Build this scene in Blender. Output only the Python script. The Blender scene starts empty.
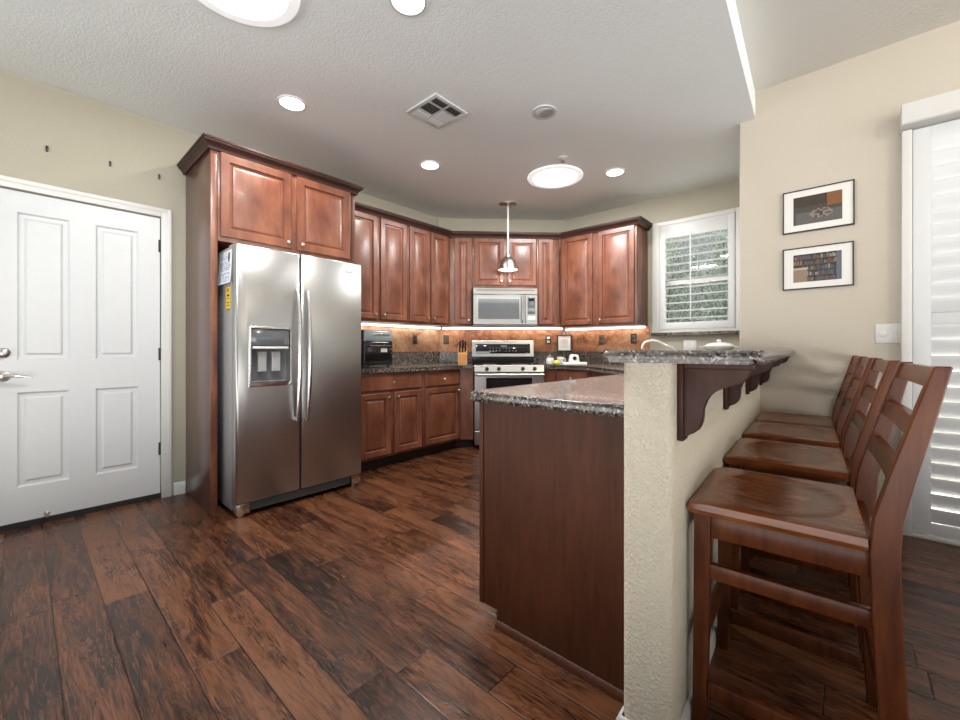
import bpy, bmesh, math, random
from mathutils import Vector, Matrix
random.seed(7)
C = bpy.context.scene
COL = C.collection
PI = math.pi
R = math.radians

# ------------------------------------------------------------------ camera
TH = math.atan(363 / 408.0)
cam_d = bpy.data.cameras.new('camera')
cam_d.sensor_width = 36
cam_d.lens = 408 / 960 * 36
cam_d.shift_y = -10 / 960
cam_d.clip_start = 0.02
cam = bpy.data.objects.new('camera', cam_d)
COL.objects.link(cam)
cam.location = (0, 0, 1.08)
cam.rotation_euler = (R(90), 0, TH)
C.camera = cam

# ------------------------------------------------------------------ world, lights, exposure
C.view_settings.view_transform = 'Standard'
C.view_settings.look = 'None'
C.view_settings.gamma = 1
C.view_settings.use_curve_mapping = False
C.view_settings.exposure = -0.28
C.cycles.max_bounces = 8
C.cycles.diffuse_bounces = 5
C.cycles.glossy_bounces = 4
C.cycles.transparent_max_bounces = 12
C.cycles.sample_clamp_indirect = 6
C.cycles.use_denoising = True

W = bpy.data.worlds.new('sky')
C.world = W
W.use_nodes = True
bg = W.node_tree.nodes['Background']
# overcast sky above, added bright band below the horizon to lift the ceilings
_g = W.node_tree.nodes.new('ShaderNodeTexCoord')
_s = W.node_tree.nodes.new('ShaderNodeSeparateXYZ')
_m = W.node_tree.nodes.new('ShaderNodeMapRange')
_m.inputs['From Min'].default_value = -1
_m.inputs['From Max'].default_value = 1
_c = W.node_tree.nodes.new('ShaderNodeValToRGB')
_e = _c.color_ramp.elements
_stops = [(0.0, 0.55, 0.53, 0.50), (0.26, 0.75, 0.73, 0.70), (0.34, 3.0, 2.98, 2.92), (0.41, 6.0, 5.96, 5.88), (0.485, 6.0, 5.96, 5.88), (0.505, 0.42, 0.44, 0.47), (1.0, 0.38, 0.41, 0.46)]
while len(_e) < len(_stops):
    _e.new(0.5)
for _el, _st in zip(_e, _stops):
    _el.position = _st[0]
    _el.color = (_st[1] / 6, _st[2] / 6, _st[3] / 6, 1)
W.node_tree.links.new(_g.outputs['Generated'], _s.inputs[0])
W.node_tree.links.new(_s.outputs[2], _m.inputs[0])
W.node_tree.links.new(_m.outputs[0], _c.inputs[0])
W.node_tree.links.new(_c.outputs[0], bg.inputs[0])
bg.inputs[1].default_value = 6.0 * 1.15

CAN_W, SKY_W, STRIP_W, PEND_W, DINE_W = 15, 46.0, 2.3, 2.0, 46.0
SUN_W = 15.0


def lamp(name, kind, loc, energy, color=(1, 1, 1), parent=None, **kw):
    d = bpy.data.lights.new(name, kind)
    d.energy = energy
    d.color = color
    rot = kw.pop('rot', None)
    for k, v in kw.items():
        setattr(d, k, v)
    o = bpy.data.objects.new(name, d)
    COL.objects.link(o)
    o.location = loc
    if rot:
        o.rotation_euler = rot
    if parent:
        o.parent = parent
    return o


# the dining room's own ceiling lamp, to the right of and behind the camera's view
lamp('dining_lamp', 'POINT', (1.65, 1.55, 2.5), DINE_W, (1.0, 0.88, 0.70), shadow_soft_size=0.07)


# the afternoon sun behind the garden, low enough to fall through the kitchen window onto the floor
lamp('sun', 'SUN', (0, 12, 8), SUN_W, (1.0, 0.95, 0.86), rot=(R(-56.5), 0, R(-4.5)), angle=R(1.5))

# ------------------------------------------------------------------ materials
def new_mat(name):
    m = bpy.data.materials.new(name)
    m.use_nodes = True
    nt = m.node_tree
    b = nt.nodes['Principled BSDF']
    return m, nt, b


def N(nt, t, **kw):
    n = nt.nodes.new(t)
    for k, v in kw.items():
        setattr(n, k, v)
    return n


def L(nt, a, b):
    nt.links.new(a, b)


def math_n(nt, op, a, b=None):
    n = N(nt, 'ShaderNodeMath', operation=op)
    for i, v in enumerate((a, b)):
        if v is None:
            continue
        if isinstance(v, (int, float)):
            n.inputs[i].default_value = v
        else:
            L(nt, v, n.inputs[i])
    return n.outputs[0]


def ramp(nt, fac, stops):
    n = N(nt, 'ShaderNodeValToRGB')
    e = n.color_ramp.elements
    while len(e) > len(stops):
        e.remove(e[-1])
    while len(e) < len(stops):
        e.new(0.5)
    for i, (p, c) in enumerate(stops):
        e[i].position = p
        e[i].color = (*c, 1) if len(c) == 3 else c
    L(nt, fac, n.inputs[0])
    return n.outputs[0]


def coords(nt, scale=(1, 1, 1), world=False):
    if world:
        g = N(nt, 'ShaderNodeNewGeometry').outputs['Position']
    else:
        g = N(nt, 'ShaderNodeTexCoord').outputs['Object']
    m = N(nt, 'ShaderNodeMapping')
    m.inputs['Scale'].default_value = scale
    L(nt, g, m.inputs[0])
    return m.outputs[0]


def noise(nt, vec, scale, detail=3, rough=0.5, dist=0.0, out=0):
    n = N(nt, 'ShaderNodeTexNoise')
    n.inputs['Scale'].default_value = scale
    n.inputs['Detail'].default_value = detail
    n.inputs['Roughness'].default_value = rough
    n.inputs['Distortion'].default_value = dist
    L(nt, vec, n.inputs['Vector'])
    return n.outputs[out]


def bump(nt, b, height, strength, dist=0.01):
    n = N(nt, 'ShaderNodeBump')
    n.inputs['Strength'].default_value = strength
    n.inputs['Distance'].default_value = dist
    L(nt, height, n.inputs['Height'])
    L(nt, n.outputs[0], b.inputs['Normal'])


def simple(name, col, rough=0.5, metal=0.0, spec=0.5, var=0.04, coat=0.0, emit=None, estr=0.0, scale=20):
    m, nt, b = new_mat(name)
    v = noise(nt, coords(nt), scale, 3)
    a = tuple(max(0, c * (1 - var)) for c in col)
    d = tuple(min(1, c * (1 + var)) for c in col)
    L(nt, ramp(nt, v, [(0.3, a), (0.7, d)]), b.inputs['Base Color'])
    b.inputs['Roughness'].default_value = rough
    b.inputs['Metallic'].default_value = metal
    b.inputs['Specular IOR Level'].default_value = spec
    b.inputs['Coat Weight'].default_value = coat
    b.inputs['Coat Roughness'].default_value = 0.08
    if emit:
        b.inputs['Emission Color'].default_value = (*emit, 1)
        b.inputs['Emission Strength'].default_value = estr
    return m


def wall_mat(name, col, bs=0.25, sc=90, dist=0.004):
    m, nt, b = new_mat(name)
    vec = coords(nt, world=True)
    v = noise(nt, vec, 1.3, 2)
    L(nt, ramp(nt, v, [(0.3, tuple(c * 0.97 for c in col)), (0.7, col)]), b.inputs['Base Color'])
    b.inputs['Roughness'].default_value = 0.75
    b.inputs['Specular IOR Level'].default_value = 0.25
    h = noise(nt, vec, sc, 3, 0.55, 0.4)
    hh = ramp(nt, h, [(0.4, (0, 0, 0)), (0.62, (1, 1, 1))])
    bump(nt, b, hh, bs, dist)
    return m


def wood(name, dark, mid, light, rough=0.32, coat=0.35, grain=(9, 9, 0.9), bs=0.04, gs=6.0, spec=0.5):
    m, nt, b = new_mat(name)
    vec = coords(nt, grain)
    n1 = noise(nt, vec, gs, 5, 0.6, 0.6)
    n2 = noise(nt, coords(nt, (1, 1, 0.6)), 5.0, 3, 0.5, 0.3)
    s = math_n(nt, 'ADD', math_n(nt, 'MULTIPLY', n1, 0.55), math_n(nt, 'MULTIPLY', n2, 0.45))
    L(nt, ramp(nt, s, [(0.36, dark), (0.5, mid), (0.66, light)]), b.inputs['Base Color'])
    b.inputs['Roughness'].default_value = rough
    b.inputs['Coat Weight'].default_value = coat
    b.inputs['Coat Roughness'].default_value = 0.18
    b.inputs['Specular IOR Level'].default_value = spec
    bump(nt, b, n1, bs, 0.002)
    return m


M = {}
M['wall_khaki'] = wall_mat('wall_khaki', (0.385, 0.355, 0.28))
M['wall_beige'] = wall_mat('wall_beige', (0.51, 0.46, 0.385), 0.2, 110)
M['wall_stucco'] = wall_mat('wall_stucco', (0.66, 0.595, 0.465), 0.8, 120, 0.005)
M['ceiling'] = wall_mat('ceiling', (0.88, 0.92, 0.925), 0.22, 80)
M['ceiling_warm'] = wall_mat('ceiling_warm', (0.74, 0.725, 0.685), 0.2, 80)
M['white'] = simple('white_paint', (0.60, 0.61, 0.61), 0.38, var=0.01)
M['white_trim'] = simple('white_trim', (0.61, 0.60, 0.575), 0.42, var=0.01)
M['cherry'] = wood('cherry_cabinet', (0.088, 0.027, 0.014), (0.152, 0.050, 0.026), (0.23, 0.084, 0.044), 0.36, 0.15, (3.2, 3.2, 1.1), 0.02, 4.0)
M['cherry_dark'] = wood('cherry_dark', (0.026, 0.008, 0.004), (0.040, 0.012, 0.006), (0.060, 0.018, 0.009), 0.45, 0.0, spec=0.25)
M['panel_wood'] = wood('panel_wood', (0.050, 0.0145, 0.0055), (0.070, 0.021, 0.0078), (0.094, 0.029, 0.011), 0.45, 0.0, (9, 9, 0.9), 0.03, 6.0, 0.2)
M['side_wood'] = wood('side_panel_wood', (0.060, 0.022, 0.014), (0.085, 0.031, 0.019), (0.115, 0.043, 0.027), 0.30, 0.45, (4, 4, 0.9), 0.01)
M['crown'] = wood('crown_wood', (0.022, 0.008, 0.005), (0.032, 0.011, 0.007), (0.045, 0.016, 0.010), 0.45, 0.0, spec=0.3)
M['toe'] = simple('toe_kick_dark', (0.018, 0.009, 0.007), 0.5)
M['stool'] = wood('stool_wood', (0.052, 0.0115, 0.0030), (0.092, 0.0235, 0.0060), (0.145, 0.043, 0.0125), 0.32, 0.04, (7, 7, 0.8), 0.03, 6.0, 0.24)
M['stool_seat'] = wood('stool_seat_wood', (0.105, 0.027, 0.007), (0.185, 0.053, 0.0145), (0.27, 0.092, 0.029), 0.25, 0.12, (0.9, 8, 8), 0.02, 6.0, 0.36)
M['nickel'] = simple('brushed_nickel', (0.60, 0.57, 0.53), 0.28, 1.0)
M['handle_steel'] = simple('handle_steel', (0.66, 0.65, 0.63), 0.24, 1.0)
M['chrome'] = simple('chrome', (0.78, 0.79, 0.80), 0.12, 1.0)
M['black_metal'] = simple('black_metal', (0.02, 0.02, 0.02), 0.4)
M['black_plastic'] = simple('black_plastic', (0.016, 0.016, 0.018), 0.32)
M['black_glass'] = simple('black_glass', (0.008, 0.008, 0.010), 0.06, spec=0.7)
M['blue_glass'] = simple('pale_glossy_panel', (0.25, 0.29, 0.31), 0.12, spec=0.7)
M['grey_glass'] = simple('grey_glass', (0.10, 0.105, 0.11), 0.12, spec=0.7)
M['recess'] = simple('dispenser_recess', (0.10, 0.105, 0.115), 0.3)
M['dark_plastic'] = simple('dark_grey_plastic', (0.09, 0.09, 0.09), 0.4)
M['grey_plastic'] = simple('grey_plastic', (0.32, 0.32, 0.32), 0.4)
M['fridge_side'] = simple('fridge_side_grey', (0.30, 0.30, 0.295), 0.45, 0.3)
M['white_plastic'] = simple('white_plastic', (0.64, 0.63, 0.605), 0.35)
M['ceramic'] = simple('white_ceramic', (0.82, 0.81, 0.77), 0.18, coat=0.4)
M['yellow_tag'] = simple('yellow_tag', (0.75, 0.45, 0.02), 0.5)
M['lemon'] = simple('lemon_skin', (0.85, 0.70, 0.05), 0.45)
M['glass_jar'] = simple('frosted_jar', (0.62, 0.62, 0.60), 0.2, coat=0.5)
M['bronze'] = simple('bronze_plate', (0.11, 0.085, 0.06), 0.4, 0.6)
M['knife_wood'] = wood('knife_block_wood', (0.36, 0.14, 0.04), (0.48, 0.21, 0.065), (0.58, 0.28, 0.095), 0.45, 0.2)
M['frame_dark'] = simple('dark_frame', (0.025, 0.016, 0.012), 0.4)
M['mat_board'] = simple('mat_board', (0.70, 0.685, 0.65), 0.8, var=0.01)
M['bulb'] = simple('lamp_glow', (1, 1, 1), 0.5, emit=(1.0, 0.97, 0.92), estr=5.0)
M['skyglow'] = simple('skylight_glow', (1, 1, 1), 0.5, emit=(0.98, 0.99, 1.0), estr=4.0)
M['sky_ring'] = simple('skylight_acrylic_rim', (0.9, 0.9, 0.9), 0.4, emit=(0.98, 0.99, 1.0), estr=0.55)
M['strip_glow'] = simple('strip_glow', (1, 1, 1), 0.5, emit=(1.0, 0.97, 0.93), estr=4.0)
M['vent_dark'] = simple('duct_dark', (0.03, 0.03, 0.03), 0.8)
M['bark'] = wood('bark', (0.05, 0.03, 0.02), (0.09, 0.06, 0.04), (0.14, 0.10, 0.07), 0.9, 0)
M['soil'] = simple('garden_soil', (0.22, 0.20, 0.15), 0.9, var=0.3)


def mk_steel(name, col, rough, grain):
    m, nt, b = new_mat(name)
    b.inputs['Metallic'].default_value = 1.0
    g = noise(nt, coords(nt, grain), 9, 3, 0.6)
    L(nt, ramp(nt, g, [(0.3, tuple(c * 0.93 for c in col)), (0.7, col)]), b.inputs['Base Color'])
    r = N(nt, 'ShaderNodeMapRange')
    r.inputs['To Min'].default_value = rough - 0.04
    r.inputs['To Max'].default_value = rough + 0.06
    L(nt, g, r.inputs[0])
    L(nt, r.outputs[0], b.inputs['Roughness'])
    b.inputs['Anisotropic'].default_value = 0.55
    return m


M['steel'] = mk_steel('stainless_steel', (0.45, 0.445, 0.435), 0.34, (0.6, 8, 24))
M['steel_light'] = mk_steel('stainless_trim', (0.62, 0.615, 0.60), 0.28, (0.6, 3, 5))


def mk_granite():
    m, nt, b = new_mat('speckled_granite')
    vec = coords(nt, world=True)
    vo = N(nt, 'ShaderNodeTexVoronoi')
    vo.inputs['Scale'].default_value = 165
    wv = N(nt, 'ShaderNodeVectorMath', operation='ADD')
    nz = N(nt, 'ShaderNodeTexNoise')
    nz.inputs['Scale'].default_value = 60
    L(nt, vec, nz.inputs['Vector'])
    sc = N(nt, 'ShaderNodeVectorMath', operation='SCALE')
    sc.inputs['Scale'].default_value = 0.012
    L(nt, nz.outputs['Color'], sc.inputs[0])
    L(nt, vec, wv.inputs[0])
    L(nt, sc.outputs[0], wv.inputs[1])
    L(nt, wv.outputs[0], vo.inputs['Vector'])
    sp = N(nt, 'ShaderNodeSeparateColor')
    L(nt, vo.outputs['Color'], sp.inputs[0])
    base = ramp(nt, sp.outputs[0], [(0.0, (0.009, 0.008, 0.008)), (0.34, (0.02, 0.018, 0.017)), (0.50, (0.08, 0.054, 0.038)),
                                    (0.66, (0.155, 0.122, 0.098)), (0.80, (0.032, 0.028, 0.026)), (0.95, (0.33, 0.31, 0.28))])
    big = noise(nt, vec, 9, 3, 0.6)
    mix = N(nt, 'ShaderNodeMix', data_type='RGBA')
    L(nt, ramp(nt, big, [(0.52, (0, 0, 0)), (0.68, (0.55, 0.55, 0.55))]), mix.inputs[0])
    L(nt, base, mix.inputs[6])
    mix.inputs[7].default_value = (0.12, 0.09, 0.07, 1)
    L(nt, mix.outputs[2], b.inputs['Base Color'])
    b.inputs['Roughness'].default_value = 0.22
    b.inputs['Coat Weight'].default_value = 0.15
    b.inputs['Coat Roughness'].default_value = 0.08
    return m


M['granite'] = mk_granite()


def mk_copper(name, cols):
    m, nt, b = new_mat(name)
    vec = coords(nt, world=True)
    a = noise(nt, vec, 3.6, 6, 0.68, 1.2)
    c = noise(nt, vec, 38, 4, 0.7, 0.6)
    s = math_n(nt, 'ADD', math_n(nt, 'MULTIPLY', a, 0.65), math_n(nt, 'MULTIPLY', c, 0.35))
    L(nt, ramp(nt, s, [(p_, c_) for p_, c_ in zip((0.36, 0.45, 0.53, 0.63), cols)]),
      b.inputs['Base Color'])
    b.inputs['Metallic'].default_value = 0.45
    b.inputs['Roughness'].default_value = 0.42
    bump(nt, b, c, 0.15, 0.002)
    return m


M['copper'] = mk_copper('mottled_copper', ((0.085, 0.04, 0.028), (0.25, 0.095, 0.048), (0.37, 0.155, 0.072), (0.42, 0.27, 0.16)))
M['copper_pale'] = mk_copper('pale_mottled_copper', ((0.16, 0.08, 0.05), (0.36, 0.18, 0.11), (0.46, 0.27, 0.15), (0.50, 0.38, 0.24)))


def mk_floor():
    m, nt, b = new_mat('hickory_planks')
    pos = N(nt, 'ShaderNodeNewGeometry').outputs['Position']
    sp = N(nt, 'ShaderNodeSeparateXYZ')
    L(nt, pos, sp.inputs[0])
    X, Y = sp.outputs[0], sp.outputs[1]
    w = 0.149
    ry = math_n(nt, 'DIVIDE', math_n(nt, 'SUBTRACT', Y, 0.085), w)
    row = math_n(nt, 'FLOOR', ry)
    fy = math_n(nt, 'SUBTRACT', ry, row)
    wn = N(nt, 'ShaderNodeTexWhiteNoise', noise_dimensions='1D')
    L(nt, row, wn.inputs['W'])
    rx = math_n(nt, 'ADD', math_n(nt, 'DIVIDE', X, 1.12), math_n(nt, 'MULTIPLY', wn.outputs[0], 7.3))
    colx = math_n(nt, 'FLOOR', rx)
    fx = math_n(nt, 'SUBTRACT', rx, colx)
    cb = N(nt, 'ShaderNodeCombineXYZ')
    L(nt, row, cb.inputs[0])
    L(nt, colx, cb.inputs[1])
    idn = N(nt, 'ShaderNodeTexWhiteNoise', noise_dimensions='3D')
    L(nt, cb.outputs[0], idn.inputs['Vector'])
    pid = idn.outputs[0]
    # grain coordinates, shifted per plank
    off = N(nt, 'ShaderNodeVectorMath', operation='SCALE')
    off.inputs['Scale'].default_value = 37.0
    L(nt, idn.outputs[1], off.inputs[0])
    add = N(nt, 'ShaderNodeVectorMath', operation='ADD')
    L(nt, pos, add.inputs[0])
    L(nt, off.outputs[0], add.inputs[1])
    mp = N(nt, 'ShaderNodeMapping')
    mp.inputs['Scale'].default_value = (1.0, 5.5, 1)
    L(nt, add.outputs[0], mp.inputs[0])
    g = mp.outputs[0]
    n1 = noise(nt, g, 2.2, 3, 0.5, 1.2)
    rings = math_n(nt, 'SINE', math_n(nt, 'MULTIPLY', n1, 70.0))
    rings = math_n(nt, 'ADD', math_n(nt, 'MULTIPLY', rings, 0.5), 0.5)
    mp2 = N(nt, 'ShaderNodeMapping')
    mp2.inputs['Scale'].default_value = (1.6, 22, 1)
    L(nt, add.outputs[0], mp2.inputs[0])
    n2 = noise(nt, mp2.outputs[0], 6.0, 5, 0.7, 0.5)
    n3 = noise(nt, g, 1.7, 3, 0.6, 0.8)
    s = math_n(nt, 'ADD', math_n(nt, 'MULTIPLY', pid, 0.20), math_n(nt, 'SUBTRACT', math_n(nt, 'MULTIPLY', rings, 0.13), 0.39))
    s = math_n(nt, 'ADD', s, math_n(nt, 'MULTIPLY', n2, 0.90))
    s = math_n(nt, 'ADD', s, math_n(nt, 'MULTIPLY', n3, 0.70))
    col = ramp(nt, s, [(0.36, (0.010, 0.005, 0.0035)), (0.46, (0.033, 0.012, 0.006)), (0.58, (0.076, 0.026, 0.0115)), (0.76, (0.155, 0.060, 0.026))])
    # seams
    ey = math_n(nt, 'MINIMUM', fy, math_n(nt, 'SUBTRACT', 1.0, fy))
    ex = math_n(nt, 'MINIMUM', fx, math_n(nt, 'SUBTRACT', 1.0, fx))
    ey = math_n(nt, 'MULTIPLY', ey, w)
    ex = math_n(nt, 'MULTIPLY', ex, 1.12)
    ed = math_n(nt, 'MINIMUM', ey, ex)
    seam = ramp(nt, math_n(nt, 'MULTIPLY', ed, 100.0), [(0.10, (0.06, 0.06, 0.06)), (0.24, (1, 1, 1))])
    mx = N(nt, 'ShaderNodeMix', data_type='RGBA', blend_type='MULTIPLY')
    mx.inputs[0].default_value = 1.0
    L(nt, col, mx.inputs[6])
    L(nt, seam, mx.inputs[7])
    L(nt, mx.outputs[2], b.inputs['Base Color'])
    rr = ramp(nt, n3, [(0.3, (0.20, 0.20, 0.20)), (0.7, (0.36, 0.36, 0.36))])
    L(nt, rr, b.inputs['Roughness'])
    b.inputs['Specular IOR Level'].default_value = 0.38
    sc = noise(nt, mp.outputs[0], 5.0, 3, 0.5, 0.5)
    h = math_n(nt, 'ADD', math_n(nt, 'MULTIPLY', ramp(nt, math_n(nt, 'MULTIPLY', ed, 100.0), [(0.0, (0, 0, 0)), (0.45, (1, 1, 1))]), 0.6),
               math_n(nt, 'ADD', math_n(nt, 'MULTIPLY', sc, 0.9), math_n(nt, 'MULTIPLY', n2, 0.25)))
    bump(nt, b, h, 0.35, 0.006)
    return m


M['floor'] = mk_floor()


def mk_leaf():
    m, nt, b = new_mat('leaf_green')
    oi = N(nt, 'ShaderNodeNewGeometry')
    L(nt, ramp(nt, oi.outputs['Random Per Island'], [(0.0, (0.09, 0.14, 0.11)), (0.6, (0.22, 0.29, 0.23)), (1.0, (0.44, 0.50, 0.43))]),
      b.inputs['Base Color'])
    b.inputs['Roughness'].default_value = 0.5
    tl_ = N(nt, 'ShaderNodeBsdfTranslucent')
    L(nt, b.inputs['Base Color'].links[0].from_socket, tl_.inputs[0])
    ms = N(nt, 'ShaderNodeMixShader')
    ms.inputs[0].default_value = 0.5
    L(nt, b.outputs[0], ms.inputs[1])
    L(nt, tl_.outputs[0], ms.inputs[2])
    L(nt, ms.outputs[0], nt.nodes['Material Output'].inputs['Surface'])
    return m


M['leaf'] = mk_leaf()


def mk_glass():
    m, nt, b = new_mat('window_glass')
    out = nt.nodes['Material Output']
    tr = N(nt, 'ShaderNodeBsdfTransparent')
    gl = N(nt, 'ShaderNodeBsdfGlossy')
    gl.inputs['Roughness'].default_value = 0.02
    fr = N(nt, 'ShaderNodeFresnel')
    fr.inputs[0].default_value = 1.35
    ms = N(nt, 'ShaderNodeMixShader')
    L(nt, fr.outputs[0], ms.inputs[0])
    L(nt, tr.outputs[0], ms.inputs[1])
    L(nt, gl.outputs[0], ms.inputs[2])
    L(nt, ms.outputs[0], out.inputs['Surface'])
    return m


M['glass'] = mk_glass()


def mk_print():
    m, nt, b = new_mat('photo_print')
    a = N(nt, 'ShaderNodeAttribute', attribute_name='ink')
    L(nt, a.outputs['Color'], b.inputs['Base Color'])
    b.inputs['Roughness'].default_value = 0.45
    return m


M['print'] = mk_print()


# ------------------------------------------------------------------ mesh builder
class MB:
    def __init__(self):
        self.bm = bmesh.new()

    def _tag(self, faces, m):
        for f in faces:
            f.material_index = m

    def box(self, x0, x1, y0, y1, z0, z1, bev=0.0, m=0, seg=2):
        r = bmesh.ops.create_cube(self.bm, size=1)
        vs = r['verts']
        for v in vs:
            v.co = Vector(((x0 + x1) / 2 + v.co.x * (x1 - x0), (y0 + y1) / 2 + v.co.y * (y1 - y0), (z0 + z1) / 2 + v.co.z * (z1 - z0)))
        fs = set(f for v in vs for f in v.link_faces)
        self._tag(fs, m)
        if bev > 0:
            es = list(set(e for v in vs for e in v.link_edges))
            rr = bmesh.ops.bevel(self.bm, geom=es, offset=bev, segments=seg, profile=0.5, affect='EDGES')
            self._tag(rr['faces'], m)
        return self

    def prism(self, poly, z0, z1, m=0, axis='z', bev=0.0, seg=2):
        """poly in the plane normal to axis, extruded from z0 to z1. axis z:(x,y) y:(x,z) x:(y,z)"""
        def P(p, t):
            return {'z': (p[0], p[1], t), 'y': (p[0], t, p[1]), 'x': (t, p[0], p[1])}[axis]
        a = [self.bm.verts.new(P(p, z0)) for p in poly]
        b = [self.bm.verts.new(P(p, z1)) for p in poly]
        n = len(poly)
        fs = [self.bm.faces.new(a[::-1]), self.bm.faces.new(b)]
        for i in range(n):
            fs.append(self.bm.faces.new((a[i], a[(i + 1) % n], b[(i + 1) % n], b[i])))
        self._tag(fs, m)
        if bev > 0:
            es = [e for e in fs[0].edges] + [e for e in fs[1].edges]
            rr = bmesh.ops.bevel(self.bm, geom=es, offset=bev, segments=seg, profile=0.5, affect='EDGES')
            self._tag(rr['faces'], m)
        return self

    def rects(self, seq, cap=True, m=0, capm=None, swap=None):
        """nested rectangles (x0,x1,z0,z1,y): walls between neighbours, last one capped"""
        prev = None
        for (x0, x1, z0, z1, y) in seq:
            cur = [self.bm.verts.new(p) for p in ((x0, y, z0), (x1, y, z0), (x1, y, z1), (x0, y, z1))]
            if prev:
                for i in range(4):
                    self._tag([self.bm.faces.new((prev[i], prev[(i + 1) % 4], cur[(i + 1) % 4], cur[i]))], m)
            prev = cur
        if cap:
            self._tag([self.bm.faces.new(prev)], m if capm is None else capm)
        return self

    def lathe(self, prof, c=(0, 0, 0), axis='z', seg=24, m=0, caps=True):
        rings = []
        for (r, t) in prof:
            ring = []
            for k in range(seg):
                a = 2 * PI * k / seg
                u, v = r * math.cos(a), r * math.sin(a)
                p = {'z': (u, v, t), 'y': (u, t, v), 'x': (t, u, v)}[axis]
                ring.append(self.bm.verts.new((c[0] + p[0], c[1] + p[1], c[2] + p[2])))
            rings.append(ring)
        for A, B in zip(rings, rings[1:]):
            for k in range(seg):
                self._tag([self.bm.faces.new((A[k], A[(k + 1) % seg], B[(k + 1) % seg], B[k]))], m)
        if caps:
            self._tag([self.bm.faces.new(rings[0][::-1]), self.bm.faces.new(rings[-1])], m)
        return self

    def tube(self, pts, r, seg=10, m=0, flat=1.0):
        pts = [Vector(p) for p in pts]
        rs = r if isinstance(r, (list, tuple)) else [r] * len(pts)
        rings = []
        ref = None
        for i, p in enumerate(pts):
            t = (pts[min(i + 1, len(pts) - 1)] - pts[max(i - 1, 0)]).normalized()
            if ref is None:
                ref = t.orthogonal().normalized()
            u = (ref - t * ref.dot(t)).normalized()
            ref = u
            v = t.cross(u)
            rings.append([self.bm.verts.new(p + (u * math.cos(2 * PI * k / seg) + v * math.sin(2 * PI * k / seg) * flat) * rs[i]) for k in range(seg)])
        for A, B in zip(rings, rings[1:]):
            for k in range(seg):
                self._tag([self.bm.faces.new((A[k], A[(k + 1) % seg], B[(k + 1) % seg], B[k]))], m)
        self._tag([self.bm.faces.new(rings[0][::-1]), self.bm.faces.new(rings[-1])], m)
        return self

    def loft(self, sections, m=0):
        """closed sections (lists of points), joined and capped"""
        rings = [[self.bm.verts.new(p) for p in s] for s in sections]
        n = len(rings[0])
        for A, B in zip(rings, rings[1:]):
            for k in range(n):
                self._tag([self.bm.faces.new((A[k], A[(k + 1) % n], B[(k + 1) % n], B[k]))], m)
        self._tag([self.bm.faces.new(rings[0][::-1]), self.bm.faces.new(rings[-1])], m)
        return self

    def sweep(self, path, prof, m=0):
        """profile (outward offset, z) carried along a plan path, outward = right of travel, mitred"""
        n = len(path)
        secs = []
        for i in range(n):
            p = Vector(path[i])
            d0 = (Vector(path[i]) - Vector(path[i - 1])).normalized() if i else None
            d1 = (Vector(path[i + 1]) - Vector(path[i])).normalized() if i < n - 1 else None
            ns = [Vector((d.y, -d.x)) for d in (d0, d1) if d is not None]
            if len(ns) == 2:
                mm = (ns[0] + ns[1]).normalized()
                mm = mm / max(0.2, mm.dot(ns[0]))
            else:
                mm = ns[0]
            secs.append([(p.x + mm.x * o, p.y + mm.y * o, z) for o, z in prof])
        return self.loft(secs, m)

    def ball(self, c, r, m=0, sx=1, sy=1, sz=1):
        rr = bmesh.ops.create_uvsphere(self.bm, u_segments=18, v_segments=10, radius=r)
        for v in rr['verts']:
            v.co = Vector((c[0] + v.co.x * sx, c[1] + v.co.y * sy, c[2] + v.co.z * sz))
        self._tag(set(f for v in rr['verts'] for f in v.link_faces), m)
        return self

    def build(self, name, mats, parent=None, loc=None, rotz=None, angle=35):
        bm = self.bm
        bmesh.ops.recalc_face_normals(bm, faces=bm.faces)
        me = bpy.data.meshes.new(name)
        bm.to_mesh(me)
        bm.free()
        if not isinstance(mats, (list, tuple)):
            mats = [mats]
        for m in mats:
            me.materials.append(M[m] if isinstance(m, str) else m)
        for p in me.polygons:
            p.use_smooth = True
        me.set_sharp_from_angle(angle=R(angle))
        o = bpy.data.objects.new(name, me)
        COL.objects.link(o)
        if parent:
            o.parent = parent
        if loc:
            o.location = loc
        if rotz is not None:
            o.rotation_euler = (0, 0, rotz)
        return o


def tag(o, label, cat, group=None, kind=None):
    if label:
        o['label'] = label
    if cat:
        o['category'] = cat
    if group:
        o['group'] = group
    if kind:
        o['kind'] = kind
    return o


def thing(name, label, cat, loc=(0, 0, 0), rotz=0.0, group=None):
    o = bpy.data.objects.new(name, None)
    o.empty_display_size = 0.1
    COL.objects.link(o)
    o.location = loc
    o.rotation_euler = (0, 0, rotz)
    return tag(o, label, cat, group)


def struct(o, label=None):
    o['kind'] = 'structure'
    if label:
        o['label'] = label
    return o


def dup(root, loc, rotz=None, label=None, group=None):
    kids = {}
    for o in C.objects:
        if o.parent:
            kids.setdefault(o.parent.name, []).append(o)

    def cp(o, parent):
        c = o.copy()
        COL.objects.link(c)
        if parent:
            c.parent = parent
        for ch in kids.get(o.name, []):
            cp(ch, c)
        return c
    r = cp(root, None)
    r.location = loc
    if rotz is not None:
        r.rotation_euler = (0, 0, rotz)
    if label:
        r['label'] = label
    if group:
        r['group'] = group
    return r


# ------------------------------------------------------------------ room geometry
H1, H2 = 2.74, 2.93          # kitchen and dining ceiling heights
XL, XK = -3.72, -3.80        # left wall by the door, left wall of the kitchen
YF = 4.63                    # far kitchen wall
YR = 3.50                    # right (dining) wall
DC = -7.29                   # diagonal wall: x - y = DC
UC = 0.575                   # centre of the diagonal
ORI = ((UC * 2 ** 0.5 + DC) / 2, (UC * 2 ** 0.5 - DC) / 2, 0)   # centre of the diagonal wall on the floor


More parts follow.
